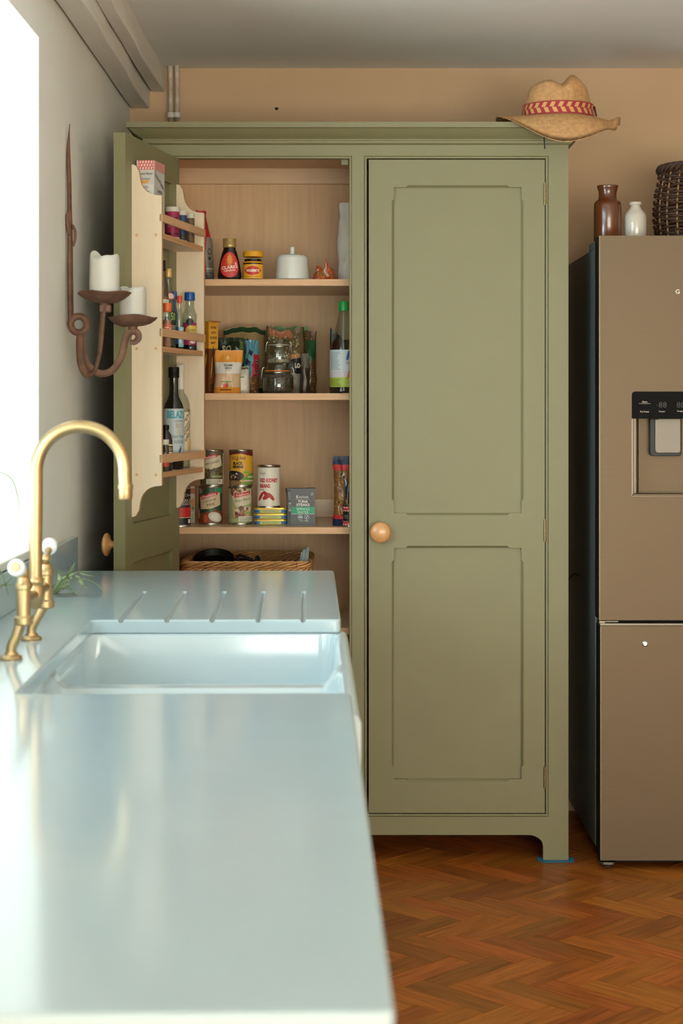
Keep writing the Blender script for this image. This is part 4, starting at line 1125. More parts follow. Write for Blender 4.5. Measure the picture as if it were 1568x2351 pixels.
bag('coconut_packet', 'small clear packet of white flakes beside the sesame seeds', 'packet', 558, 5.26, zs, .040, .082, .045, SHINY('white_flakes', '#cfc8b8', .35),
    lambda c: (c.rect(-.9, .2, .58, .62, '#5f7f4a'), c.rect(-.9, .9, .90, .98, '#5b4a2c'), c.scatter(lambda: (random.uniform(-.8, .8), random.uniform(.05, .85)), 40, .06, ['#e8e2d4', '#b8b09c'])), wr=.004, seed=61)
# clip-top jars
def clip_jar(label, px, D, z, r, h, seal, fillcol, fillh, cols, rz=0.0):
    o = thing('clip_top_jar', label, 'jar', (X(px, D), D, z), rz, 'glass clip top jars')
    pf = [(r*.80, 0), (r*.95, .003), (r, h*.12), (r, h*.48), (r*.93, h*.62), (r*.80, h*.70), (r*.80, h*.76)]
    MB().lathe(pf, seg=36).build('glass_body', clear, o, smooth=True, angle=70)
    MB().lathe([(r*.78, .004), (r*.92, .006), (r*.97, h*.12), (r*.97, fillh*h*.85), (r*.9, fillh*h), (.001, fillh*h*1.02)], seg=30).build('contents', M('fill_'+fillcol.strip('#'), fillcol, .8, var=.75, vscale=160, bump=.8, bscale=220), o, smooth=True)
    MB().lathe([(r*.82, h*.76), (r*.86, h*.765), (r*.86, h*.79), (r*.82, h*.795)], seg=36).build('rubber_seal', M('seal_'+seal.strip('#'), seal, .5), o, smooth=True)
    MB().lathe([(r*.78, h*.795), (r*.88, h*.80), (r*.90, h*.84), (r*.86, h*.87), (r*.84, h*.90), (r*.80, h*.98), (r*.4, h), (.001, h)], seg=36).build('glass_lid', clear, o, smooth=True, angle=60)
    w = MB()
    for sg in (-1, 1):
        w.tube([(sg*r*.88, 0, h*.90), (sg*r*.97, 0, h*.87), (sg*r*1.02, -.002, h*.72), (sg*r*1.06, -.004, h*.52), (sg*r*1.05, -.006, h*.48), (sg*r*1.0, -.005, h*.54), (sg*r*.93, -.004, h*.66), (sg*r*.85, -.003, h*.72)], .0009, 6)
    w.tube([((r*.83)*math.cos(a), (r*.83)*math.sin(a), h*.72) for a in [2*pi*k/30 for k in range(30)]], .0010, 6, closed=True)
    w.build('wire_clip', tinm, o, smooth=True); return o
jr = 36*5.22/F; jh = Z(837, 5.22)-zs
clip_jar('wide clip top jar with orange seal and dark seeds, lower of two', 638, 5.22, zs, jr, jh, '#d9762e', '#57493a', .66, None)
clip_jar('small clip top jar with a little pale flour, stacked on the wider jar', 640, 5.22, zs+jh, 28.5*5.22/F, Z(779.5, 5.22)-(zs+jh), '#b9b2a2', '#cdb9a0', .22, None)
# seed bags to the right
bag('seed_bag', 'clear bag of pumpkin seeds with a copper coloured folded top', 'bag', 655, 5.40, zs, .124, Z(755, 5.4)-zs, .075, SHINY('seed_brown', '#6d5a3e', .22),
    lambda c: (c.poly([(-.85, .90), (.5, .86), (.2, 1.0), (-.8, 1.0)], '#a5623e'), c.scatter(lambda: (random.uniform(-.9, .75), random.uniform(.5, .9)), 130, .055, ['#b9a98a', '#8c8a5e', '#d1c6aa', '#5f4a30', '#77733f', '#4a3a26']), c.poly([(.1, .52), (.9, .56), (.9, .62), (.15, .60)], '#b0794f'),
               c.poly([(.05, .30), (.85, .30), (.88, .55), (.05, .52)], '#171a17'), c.text('to', .62, .44, .30, .10, '#d8d3c4', bold=.03), c.poly([(.1, 0), (.85, 0), (.85, .30), (.3, .32)], '#8a8478'), c.rect(.15, .45, .0, .2, '#9a5a38')),
    topf=lambda u: .008*math.sin(u*3-1)-.004*u, wr=.006, fr=20, seed=71)
bag('clear_bag', 'half empty clear plastic bag of dark grains leaning right of the seed bag', 'bag', 700, 5.37, zs, .034, .125, .05, SHINY('grey_film', '#6f675c', .2),
    lambda c: (c.poly([(-.9, 0), (.9, 0), (.9, .62), (-.9, .7)], '#3b2f25'), c.poly([(-.2, .05), (.2, .05), (.25, .95), (-.1, .95)], '#857c6e')), wr=.005, fr=22, seed=81, wf=lambda v: 1-.3*v)
bag('nut_bag', 'brown and green nut bag at the right of the seed bags', 'bag', 712, 5.46, zs, .040, Z(760, 5.46)-zs, .06, SHINY('nut', '#6e5236', .25),
    lambda c: (c.poly([(-.7, .86), (.95, .84), (.9, .55), (.0, .5)], '#1e5a34'), c.scatter(lambda: (random.uniform(-.8, .8), random.uniform(.05, .5)), 40, .09, ['#b29a74', '#5b4128', '#8f7450']), c.scatter(lambda: (random.uniform(-.8, .8), random.uniform(.86, .97)), 16, .09, ['#b29a74', '#5b4128'])), wr=.004, fr=22, seed=91, rz=-.15)
bag('herb_bag', 'bright green bag top showing behind the pumpkin seed bag', 'bag', 668, 5.52, zs, .115, Z(751, 5.52)-zs, .05, SHINY('leaf_green', '#4e7a2e', .3), lambda c: (c.rect(-1, 1, .95, .99, '#5f8f3a'),), wr=.003, seed=101)
bag('nori_packet', 'dark green packet corner behind the fish sauce bottle', 'packet', 772, 5.36, zs, .040, Z(752, 5.36)-zs, .03, SHINY('nori', '#24352a', .3), lambda c: (c.poly([(-.9, .7), (-.3, .6), (-.4, .5), (-.9, .55)], '#4b5f52'),), wr=.004, seed=111, topf=lambda u: -.016*(u+1))
# fish sauce
k_ = 5.21/F; H_ = Z(692, 5.21)-zs
y2 = lambda py: Z(py, 5.21)-zs
bottle('sauce_bottle', 'tall glass fish sauce bottle with bright green cap', 'bottle', (X(789, 5.21), 5.21, zs), [(29*k_, 0), (31.5*k_, .004), (32*k_, y2(805)), (30*k_, y2(795)), (22*k_, y2(765)), (15*k_, y2(738)), (11.5*k_, y2(715)), (10.5*k_, y2(710))], clear,
    fill=[(28*k_, .003), (30.5*k_, .006), (30.5*k_, y2(800)), (29*k_, y2(793)), (24.5*k_, y2(781)), (.001, y2(780))], fillmat=M('fish_sauce', '#2a150c', .15),
    cap=[(11.2*k_, y2(714)), (11.5*k_, y2(713)), (11.5*k_, y2(694)), (10.5*k_, H_), (.001, H_)], capmat=M('green_cap', '#1da34a', .35),
    draw=lambda c: (c.rect(-1.2, 1.2, .26, .515, '#c3d0d2'), c.rect(-1.2, 1.2, .075, .19, '#a5b944'), c.rect(-1.2, 1.2, .19, .262, '#c9c3cc'), c.lines(-.72, -.15, .28, .50, 12, '#8a93a0'), c.lines(-.72, -.1, .09, .18, 5, '#5b6e2a'), c.poly([(.1, .40), (.2, .50), (.34, .51), (.25, .44), (.2, .39)], '#2358a8'), c.text('FISH', .30, .355, .34, .03, '#a5588e'), c.poly([(.12, .16), (.3, .34), (.42, .32), (.3, .2)], '#d8662a')))

# ---------------- third shelf: tins and packets
zs = SH[2]
def kk(D): return D/F
def draw_tom(c):
    c.rect(-1.4, 1.4, .05, .95, '#17110f'); c.rect(-1.4, 1.4, .24, .40, '#c4201d'); c.ell(.2, .42, .8, .07, '#c4201d'); c.rect(-1.4, 1.4, .225, .24, '#d8cbb4'); c.text('POLPA DI', .1, .66, 1.0, .07, WHT); c.text('POMODORO', .1, .58, 1.15, .07, WHT); c.text('Cirio', .3, .80, .6, .06, WHT, shear=.3)
    c.rect(.28, .5, .09, .19, WHT); c.lines(.6, .9, .08, .2, 4, '#b9b2a4')
can('black and red tin of tomato pulp at the left end of the shelf', 413, 5.20, zs, .118, 25*kk(5.2), draw_tom, rz=.5)
o = thing('stock_carton', 'narrow cream carton between tomato tin and coconut milk', 'box', (X(442, 5.36), 5.36, zs))
MB().box(-.0075, .0075, 0, .05, 0, .112).build('carton', M('carton_cream', '#d8c9ad', .55), o)
dc = Decal(planeN(.0075, .112, 0)); dc.rect(-.8, .9, .80, .95, '#c8642a'); dc.ell(0, .55, .7, .12, '#d98a2a'); dc.ell(.1, .40, .5, .05, '#7a9a45'); dc.rect(-.6, .7, .05, .3, '#e6dccb'); dc.lines(-.5, .6, .06, .28, 5, '#8a7a5c'); dc.build(o)
D_ = 5.30; r_ = 27.3*kk(D_); h_ = (1193.5-1106)*kk(D_)
def draw_coco(c):
    c.rect(-1.4, 1.4, .05, .95, '#21402b'); c.poly([(-1.2, .95), (-.3, .95), (-.5, .72), (-1.0, .6)], '#6a3a24'); c.ell(.6, .9, .35, .1, '#2f8a62'); c.ell(-.7, .88, .25, .08, '#8a8f86')
    c.poly([(-.62, .72), (.62, .84), (.68, .52), (.1, .42), (-.55, .40)], '#cdb592'); c.poly([(-.48, .75), (.45, .88), (.45, .78), (-.48, .65)], '#c0262a'); c.text('Freshona', -.02, .765, .78, .075, WHT, shear=.25, rot=.13, bold=.01)
    c.text('Coconut', 0, .64, .75, .075, '#3a2a1c', shear=.35, rot=.12); c.text('Milk', .08, .53, .45, .075, '#3a2a1c', shear=.35, rot=.12)
    c.poly([(-1, .05), (1, .05), (1, .3), (.3, .4), (-.6, .28)], '#7a3a1e'); c.ell(.35, .20, .42, .13, '#c9c2b4', rot=-.1); c.ell(.38, .19, .30, .085, '#ddd8cc', rot=-.1); c.ell(-.75, .28, .16, .14, '#b9b3a6', rot=.2); c.ell(-.2, .16, .12, .12, '#b5522a'); c.poly([(-.2, .42), (.1, .34), (.4, .44), (.1, .38)], '#2f7a4a')
can('tin of coconut milk, lower tin of the left stack', 483, D_, zs, h_, r_, draw_coco, group='stacked food tins')
def draw_lent(c):
    c.rect(-1.4, 1.4, .05, .95, '#5a5137'); c.rect(.72, 1.3, .05, .9, '#b8ad94'); c.lines(.75, 1.2, .3, .88, 8, '#6a5f48'); c.poly([(-.9, .72), (.5, .86), (.62, .58), (.1, .48), (-.9, .42)], '#cbbf9f'); c.poly([(-.62, .80), (.28, .90), (.28, .81), (-.62, .71)], '#c0262a'); c.text('Freshona', -.17, .805, .76, .065, WHT, shear=.25, rot=.1, bold=.01)
    c.text('Green Lentils', -.1, .65, 1.05, .085, '#3a2f22', shear=.35, rot=.11); c.scatter(lambda: (random.uniform(-.8, .62), random.uniform(.22, .48)), 150, .055, ['#6e5a33', '#463718', '#8a7444', '#34280f']); c.rect(.0, .55, .24, .30, '#8c9a5c'); c.rect(-.3, .62, .06, .20, '#d1c9b6'); c.lines(-.25, .58, .07, .19, 3, '#6a6a4a')
can('tin of green lentils on top of the coconut milk tin', 487, D_, zs+h_, h_-.006, r_, draw_lent, rz=.06, group='stacked food tins')
def draw_mixed(c):
    c.rect(-1.4, 1.4, .05, .95, '#a5ad78'); c.scatter(lambda: (random.uniform(-.55, .9), random.uniform(.78, .93)), 46, .09, ['#c9a68c', '#8a4a34', '#d8c2a6', '#5e2f22']); c.rect(-1.3, -.62, .05, .92, '#d3c9b4'); c.lines(-.95, -.66, .35, .9, 9, '#7a7260'); c.lines(-.85, -.66, .1, .3, 12, '#2a241c', frac=.5, jit=0)
    c.poly([(-.45, .74), (.75, .84), (.8, .56), (-.2, .46)], '#d3c7ab'); c.poly([(-.28, .80), (.62, .88), (.62, .79), (-.28, .70)], '#c0262a'); c.text('Freshona', .17, .793, .74, .065, WHT, shear=.25, rot=.1, bold=.01); c.text('Mixed Beans', .16, .65, .86, .075, '#6a5a44', shear=.35, rot=.1)
    c.scatter(lambda: (random.uniform(-.3, .7), random.uniform(.2, .45)), 60, .10, ['#cfae92', '#9a5a40', '#dcc8ae', '#6a3626']); c.rect(.25, .7, .28, .35, '#9dab62'); c.rect(-.05, .85, .08, .22, '#dcd6c8'); c.lines(0, .8, .09, .21, 3, '#6d7a4a')
can('tin of mixed beans, lower tin of the right stack', 551.5, D_, zs, h_, r_, draw_mixed, group='stacked food tins')
def draw_black(c):
    c.rect(-1.4, 1.4, .05, .95, '#dba630'); c.poly([(-1.4, .95), (1.4, .95), (1.4, .80), (.6, .84), (0, .90), (-.6, .87), (-1.4, .78)], '#6a1f1f'); c.text('OLD EL PASO', -.12, .775, .82, .085, '#6a1f1f', bold=.02); c.ell(-.2, .725, .06, .012, '#b5322a'); c.text('BLACK', -.14, .635, .56, .085, '#1f1712', bold=.05); c.text('BEANS', -.14, .54, .60, .085, '#1f1712', bold=.05)
    c.poly([(.1, .05), (1.4, .05), (1.4, .38), (.5, .36), (.1, .2)], '#6f9a3a'); c.ell(-.42, .28, .62, .15, '#1c1512'); c.ell(-.4, .10, .5, .07, '#8a6a48'); c.scatter(lambda: (random.uniform(-.65, -.1), random.uniform(.2, .36)), 40, .045, ['#c8433a', '#2c2018', '#7a9a45', '#e0d2bd', '#3a2a20'])
    c.rect(.15, .5, .36, .42, '#7fae45'); c.rect(.4, .85, .24, .28, '#cfd8a8'); c.rect(.15, .8, .12, .17, '#d8ceb8'); c.lines(.17, .78, .125, .165, 1, '#b0463a')
can('yellow tin of black beans on top of the mixed beans tin', 553.5, D_, zs+h_, h_-.006, r_, draw_black, group='stacked food tins')
# three flat anchovy tins
Dn = 5.26; th = 13.2*kk(Dn)
def flat_tin(i, lab):
    zz = zs+i*th
    o = thing('anchovy_tin', lab, 'tin', (X(621, Dn), Dn+.02, zz), random.uniform(-.02, .02), 'flat anchovy tins')
    hw, hd = 38*kk(Dn), .03
    MB().prism(rr(-hw, hw, -hd, hd, .014), .0008, th-.0018).build('tin', M('anchovy_yellow', '#c5bd72', .4), o, bevel=.0015, smooth=True, angle=40)
    MB().prism(rr(-hw-.0007, hw+.0007, -hd-.0007, hd+.0007, .0147), th-.0034, th-.0004).build('lid_rim', M('gold_rim', '#c79a35', .3, metal=.7), o, smooth=True, angle=40)
    def S(u, v, o_):
        x = u*hw; y = -hd
        e = hw-.014
        if abs(x) > e:
            a = min(pi/2, (abs(x)-e)/.014*pi/2); x = math.copysign(e+.014*math.sin(a), x); y = -hd+.014*(1-math.cos(a))
        return (x, y-o_-.0003, v*th)
    dc = Decal(S, .06); dc.rect(-.99, -.62, .14, .66, '#1f5f8f'); dc.rect(.66, .99, .14, .66, '#1f5f8f'); dc.rect(-.55, .6, .2, .62, '#b9bf74'); dc.text('ANCHOVY FILLETS', 0, .42, .98, .20, '#5a6530', bold=.01, shear=.1)
    dc.build(o)
for i, lab in enumerate(('bottom one of three flat anchovy tins', 'middle one of three flat anchovy tins', 'top one of three flat anchovy tins, under the kidney beans')): flat_tin(i, lab)
def draw_kid(c):
    c.rect(-1.5, 1.5, .05, .95, '#ddd6c6'); c.text('Simply', -.34, .81, .36, .085, '#3a332c', shear=.35); c.text('RED KIDNEY', .03, .65, 1.08, .095, '#b5232a', bold=.05); c.text('BEANS', -.2, .52, .62, .095, '#b5232a', bold=.05); c.text('IN WATER', -.38, .43, .32, .03, '#b5232a', bold=.02)
    for u_, v_, q_ in ((-.45, .27, .5), (-.1, .32, -.3), (-.12, .26, .2), (.15, .27, -.4)): c.ell(u_, v_, .2, .055, '#a8251f', rot=q_)
    c.lines(.68, .78, .2, .55, 10, '#6a6258'); c.text('400g', -.45, .09, .2, .03, '#8a8276')
can('white tin of red kidney beans standing on the anchovy tins', 617, Dn+.01, zs+3*th, Z(1068, Dn)-(zs+3*th), 27*kk(Dn), draw_kid)
# tuna multipack
Dt = 5.25; kt = kk(Dt)
o = thing('tuna_pack', 'dark grey sleeve of tuna steaks with a green band', 'box', (X(692, Dt), Dt, zs))
ht = 84*kt; m = MB(); n = 12
def tw(v): return 1+.10*abs(2*v-1)**3
vs = []
for j in range(n+1):
    v = j/n; w = 30.5*kt*tw(v); dp = .055
    vs += [(-w*1.0, 0, v*ht), (w, 0, v*ht), (w*.86, dp, v*ht+.001), (-w*1.12, dp*.5, v*ht)]
fs = [(0, 3, 2, 1), tuple(n*4+i for i in range(4))]
for j in range(n):
    for a in range(4): fs.append((j*4+a, j*4+(a+1) % 4, j*4+4+(a+1) % 4, j*4+4+a))
m.add(vs, fs); m.build('sleeve', M('tuna_sleeve', '#4a4d52', .4), o)
dc = Decal(lambda u, v, q_: (u*30.5*kt*tw(v), -q_, v*ht))
dc.rect(-.75, .99, .31, .50, '#1f9a72'); dc.rect(-.75, .99, .30, .31, '#d8d8d0'); dc.rect(-.98, -.76, .02, .98, '#2a2b2d')
dc.text('K', -.29, .775, .16, .09, WHT, bold=.02); dc.text('INGFISHER', .17, .765, .7, .055, WHT); dc.rect(-.42, .62, .70, .707, '#b8b8b0'); dc.text('TUNA', .12, .645, .76, .075, WHT, bold=.03); dc.text('STEAKS', .12, .555, 1.0, .075, WHT, bold=.03)
dc.text('SPRING', .12, .44, .98, .065, '#d3efe2'); dc.text('WATER', .12, .355, .84, .065, '#d3efe2'); dc.ell(-.08, .22, .17, .062, '#d3d8d8'); dc.ell(-.08, .22, .14, .052, '#2a5a6e'); dc.rect(-.18, .02, .205, .24, '#d3d8d8'); dc.ell(.4, .22, .17, .062, '#d3d8d8'); dc.ell(.4, .22, .14, .052, '#3c3f44'); dc.ell(.4, .22, .07, .02, '#d3d8d8', rot=.5)
dc.text('2 x 110g', .18, .12, .6, .05, WHT); dc.ell(.78, .85, .1, .05, '#8a8f92'); dc.lines(-.96, -.78, .7, .93, 6, '#a8a8a2'); dc.rect(-.96, -.78, .38, .62, '#a8a8a2'); dc.rect(-.94, -.8, .42, .58, '#2a2b2d'); dc.lines(-.94, -.8, .42, .58, 6, '#a8a8a2'); dc.build(o)
# pasta bag, dotted tin, mint packet
bag('pasta_bag', 'blue and clear bag of pasta spirals beside the right upright', 'bag', 786, 5.24, zs, .060, Z(1048, 5.24)-zs, .05, SHINY('pasta', '#8d5f30', .2),
    lambda c: (c.scatter(lambda: (random.uniform(-.85, .6), random.uniform(.2, .78)), 130, .10, ['#a5753e', '#6a4520', '#bd8c50', '#4e3016', '#9a6a34']), c.rect(-1, 1, .88, 1.0, '#1d2748'), c.rect(-1, 1, .80, .88, '#c22a26'), c.rect(-1, 1, .10, .16, '#c22a26'), c.rect(-1, 1, 0, .10, '#1d2748'), c.poly([(.1, .74), (.4, .66), (1, .6), (1, .3), (.5, .36), (.2, .52)], '#24304c'), c.poly([(.2, .70), (.55, .62), (.4, .56)], '#d4d6d4'), c.ell(.65, .46, .22, .07, '#cfd2d2', rot=.8), c.ell(.68, .46, .14, .04, '#24304c', rot=.8), c.poly([(.15, .78), (.3, .74), (-.1, .70)], '#cfcbc2')),
    wf=lambda v: 1-.18*math.sin(pi*v)+.0, wr=.004, fr=20, seed=131)
def draw_dot(c):
    c.rect(-1.4, 1.4, .04, .93, '#c8302c')
    for j in range(6):
        for i in range(-5, 6): c.ell(i*.22+(.11 if j % 2 else 0), .12+j*.15, .065, .04, '#e8e0d4', n=10, same=not (i == -5 and j == 0))
    c.rect(-.80, -.10, .26, .70, '#1f1b19'); c.text('TEA', -.42, .50, .36, .06, '#b9b2a8'); c.rect(-.7, -.2, .40, .42, '#8a847a'); c.rect(-1.4, 1.4, .93, .98, '#2a2421')
can('red and white polka dot tin in front of the pasta bag', 806, 5.19, zs, (1193-1142)*kk(5.19), 19.5*kk(5.19), draw_dot, name='tea_tin')
bag('mint_packet', 'pale mint green packet behind the pasta bag', 'packet', 806, 5.36, zs, .050, Z(1062, 5.36)-zs, .03, SHINY('mint', '#9fc0a0', .35), lambda c: (c.rect(-.9, .9, .7, .74, '#4f8a5c'),), wr=.002, seed=141)

# ---------------- basket on the lowest shelf
zs = SH[3]
wick = M('willow', '#dda568', .5, var=.4, vscale=26, bump=.15, bscale=90)
wb = thing('willow_basket', 'rectangular honey coloured willow basket on the lowest shelf', 'basket', (X(572, 5.36), 5.36, zs))
bw0, bw1, by0, by1 = X(421, 5.2), X(727, 5.2), 5.195, 5.58
bh = Z(1288, 5.2)-zs
cxm, cym = (bw0+bw1)/2, (by0+by1)/2
def rpath(ins, n=200, r=.035, taper=0.0):
    hx_, hy_ = (bw1-bw0)/2-ins, (by1-by0)/2-ins
    segs = []
    P_ = [(hx_-r, -hy_, 0), (hx_, -hy_+r, 1), (hx_, hy_-r, 0), (hx_-r, hy_, 1), (-hx_+r, hy_, 0), (-hx_, hy_-r, 1), (-hx_, -hy_+r, 0), (-hx_+r, -hy_, 1)]
    pts = []
    cs = [(hx_-r, -hy_+r, -pi/2), (hx_-r, hy_-r, 0), (-hx_+r, hy_-r, pi/2), (-hx_+r, -hy_+r, pi)]
    for i, (a, b, a0) in enumerate(cs):
        for q_ in range(10):
            t = a0+pi/2*q_/9; pts.append((a+r*math.cos(t), b+r*math.sin(t), math.cos(t), math.sin(t)))
    L = [0]
    for i in range(len(pts)):
        p, q_ = pts[i], pts[(i+1) % len(pts)]; L.append(L[-1]+math.hypot(q_[0]-p[0], q_[1]-p[1]))
    out = []
    j = 0
    for i in range(n):
        s_ = L[-1]*i/n
        while L[j+1] < s_: j += 1
        t = (s_-L[j])/(L[j+1]-L[j]+1e-9); p, q_ = pts[j % len(pts)], pts[(j+1) % len(pts)]
        out.append(tuple(p[c_]+(q_[c_]-p[c_])*t for c_ in range(4)))
    return out, L[-1]
PT, LT = rpath(0.010, 320)
def wob(z, amp, wl, ph, vert=0.0, rad=.0028, tilt=0.0, ins=0.0):
    n = len(PT); N = round(LT/wl)
    return [(x-nx*ins+nx*amp*math.cos(2*pi*N*i/n+ph), y-ny*ins+ny*amp*math.cos(2*pi*N*i/n+ph), z+vert*math.sin(2*pi*N*i/n+ph+tilt)) for i, (x, y, nx, ny) in enumerate(PT)]
m = MB()
for s_ in range(5): m.tube(wob(bh-.009, .0072, .16, 2*pi*s_/5, .0075, tilt=0), .0036, 6, closed=True)
m.build('rolled_rim', wick, wb, smooth=True)
m = MB()
for s_ in range(4): m.tube(wob(bh-.030, .0050, .075, 2*pi*s_/4, .0085), .0033, 6, closed=True)
m.build('plaited_border', wick, wb, smooth=True)
m = MB(); nrow = 17
for j in range(nrow): m.tube(wob(.008+j*(bh-.05)/nrow, .0035, .046, pi*j, ins=.004), .0046, 5, closed=True)
tag(m.build('weave', wick, wb, smooth=True), None, None, kind='stuff')
MB().prism(rr(-(bw1-bw0)/2+.015, (bw1-bw0)/2-.015, -(by1-by0)/2+.015, (by1-by0)/2-.015, .03), .003, .010).build('base', wick, wb)
m = MB()
for i in range(0, len(PT), 10):
    x, y, nx, ny = PT[i]; m.tube([(x-nx*.004, y-ny*.004, .004), (x-nx*.004, y-ny*.004, bh-.03)], .003, 5)
m.build('stakes', wick, wb, smooth=True)
# things in the basket
dk = M('black_iron', '#15120f', .5)
o = thing('frying_pan', 'round black pan lying tilted inside the willow basket', 'pan', (X(492, 5.42), 5.42, zs+.012))
Tt = Matrix.Translation((0, 0, .145)) @ Matrix.Rotation(math.radians(24), 4, 'X')
MB().lathe([(.001, 0), (.045, 0), (.056, .010), (.063, .030), (.060, .030), (.052, .012), (.001, .004)], seg=40, T=Tt).build('pan_body', dk, o, smooth=True)
MB().tube([tuple(Tt @ Vector((.06, 0, .026))), tuple(Tt @ Vector((.10, -.01, .032))), tuple(Tt @ Vector((.15, -.02, .026)))], .006, 8, flat=.6).build('handle', dk, o, smooth=True)
MB().lathe([(.045, 0), (.045, .004), (.012, .010), (.012, .12), (.04, .135), (.001, .137)], seg=24).build('trivet', dk, o, smooth=True)
cbl = MB().tube(bez([(X(560, 5.3), 5.3, zs+.14), (X(545, 5.3), 5.3, Z(1278, 5.3)), (X(575, 5.28), 5.28, Z(1282, 5.3)), (X(585, 5.3), 5.3, Z(1290, 5.3)), (X(592, 5.3), 5.3, Z(1278, 5.3)), (X(600, 5.32), 5.32, zs+.15), (X(610, 5.34), 5.34, zs+.02)], 40), .004, 8).build('cable_coil', dk, smooth=True)
tag(cbl, 'black cable looping up inside the willow basket', 'cable')
tealm = M('grey_green_paper', '#93a5a0', .5)
bag('paper_packet', 'folded grey green paper packet at the right end of the basket', 'packet', 690, 5.28, zs+.010, .034, Z(1262, 5.28)-zs-.010, .03, tealm, None, wr=.004, fr=24, seed=151, rz=-.4, lean=(.06, 0), topf=lambda u: .012*u)

# ---------------- things on the door rack
def toward(p, extra=0.0): return math.atan2(p.x, p.y)*-1+extra
def rk(px, w, i): 
    p, u = rackpos(px, w, RS[i]); return p, p.y/F
# biscuit carton, aligned with the door
o = thing('biscuit_carton', 'tall grey carton with red gingham top in the upper rack', 'box', tuple(DOORM @ Vector((.434, TD+.007, RS[0]))), AN)
hbx = Z(369, 4.63)-RS[0]
MB().box(-.096, 0, 0, .048, 0, hbx).build('carton', M('carton_grey', '#c4c1ba', .55), o)
dcA = Decal(lambda u, v, q_: (q_, (u+1)*.024, v*hbx)); dcB = Decal(lambda u, v, q_: (-(1-u)/2*.096*1.0 if False else -.096*(u+1)/2, .048+q_, v*hbx))
for dc_, nn in ((dcA, 7), (dcB, 12)):
    dc_.rect(-1, 1, .87, 1.0, '#e3ded4')
    for i in range(nn+3):
        u_ = -1.25+2.3*i/nn
        dc_.poly([(max(-1, min(1, a)), b) for a, b in ((u_, .87), (u_+1.0/nn, .87), (u_+1.0/nn+.5, 1.0), (u_+.5, 1.0))], '#cf4a44', same=i > 0)
    for i in range(nn+3):
        u_ = -1.25+2.3*i/nn
        dc_.poly([(max(-1, min(1, a)), b) for a, b in ((u_+.5, .87), (u_+1.0/nn+.5, .87), (u_+1.0/nn, 1.0), (u_, 1.0))], '#d9736c', same=i > 0)
dcA.text('Bonne Maman', .05, .82, 1.5, .035, '#2a2826', shear=.3); dcA.text('Tartelettes', .05, .75, 1.0, .035, '#4a4846', shear=.3); dcA.rect(-.45, .35, .69, .725, '#e09a3a'); dcA.rect(-.8, .95, .40, .67, '#d2cfc8'); dcA.lines(-.7, .5, .42, .66, 14, '#55524e')
# the +y face: u runs from the near edge towards the hinge
dcB.text('Bonne Maman', 0, .74, 1.6, .075, '#2a2826', shear=.3, rot=-.1); dcB.text('Tartelettes', 0, .60, 1.1, .06, '#4a4846', shear=.3); dcB.rect(-.35, .35, .50, .56, '#e09a3a')
for d_ in (dcA, dcB): d_.build(o, 'print')
def rack_jar(name, label, cat, px, rpx, top, i, prof, mat, w=.040, **k):
    p, kx = rk(px, w, i); H = Z(top, p.y)-RS[i]; r = rpx*kx
    pf = [(a*r, b*H) for a, b in prof]
    cap = k.pop('cap', None)
    if cap: cap = [(a*r, b*H) for a, b in cap]
    fill = k.pop('fill', None)
    if fill: fill = [(a*r, b*H) for a, b in fill]
    rz = toward(p, k.pop('turn', 0.0))
    return bottle(name, label, cat, p, pf, mat, rz=rz, cap=cap, fill=fill, **k)
tub = [(.92, 0), (1, .02), (1, .86), (.97, .88)]; lidp = [(1.02, .86), (1.03, .87), (1.03, .985), (.98, 1.0), (.001, 1.0)]
rack_jar('spice_tub', 'magenta spice tub with white lid in the upper rack', 'tub', 395.5, 16.5, 476, 0, tub, M('magenta', '#9a2148', .5), cap=lidp, capmat=M('white_lid', '#cfc6b6', .5), capname='lid', draw=lambda c: (c.rect(-1.4, 1.4, .0, .12, '#d8ccb6'), c.rect(-.5, -.1, .80, .90, '#331a20') if False else c.rect(-.55, -.12, .70, .78, '#331a20'), c.rect(.18, .5, .70, .78, '#331a20'), c.rect(-.6, -.1, .19, .26, '#331a20'), c.rect(.2, .6, .19, .26, '#331a20'), c.rect(-1.2, -.75, .88, 1.0, '#dd9a3a') if False else c.rect(-.4, .4, .46, .5, '#c4668a')))
rack_jar('spice_tub', 'blue spice tub with white lid in the upper rack', 'tub', 418, 11, 484, 0, tub, M('navy_tub', '#2a3f6b', .5), cap=lidp, capmat=MATS['white_lid'], capname='lid', draw=lambda c: (c.rect(-1.4, 1.4, 0, .13, '#cfc6b6'), c.rect(-.1, .6, .66, .76, '#1a1a22'), c.rect(-1.4, 1.4, .13, .33, '#2d2d33')))
rack_jar('spice_tub', 'brown spice tub with white lid in the upper rack', 'tub', 437, 9.6, 491, 0, tub, M('brown_tub', '#6e5232', .5), w=.049, cap=lidp, capmat=MATS['white_lid'], capname='lid', draw=lambda c: (c.rect(-1.4, 1.4, 0, .11, '#d99030'), c.rect(-.2, .5, .64, .74, '#2a1d12'), c.rect(-.9, -.3, .60, .64, '#2a1d12'), c.rect(-1.4, -.2, 0, .11, '#d8ccb6')))
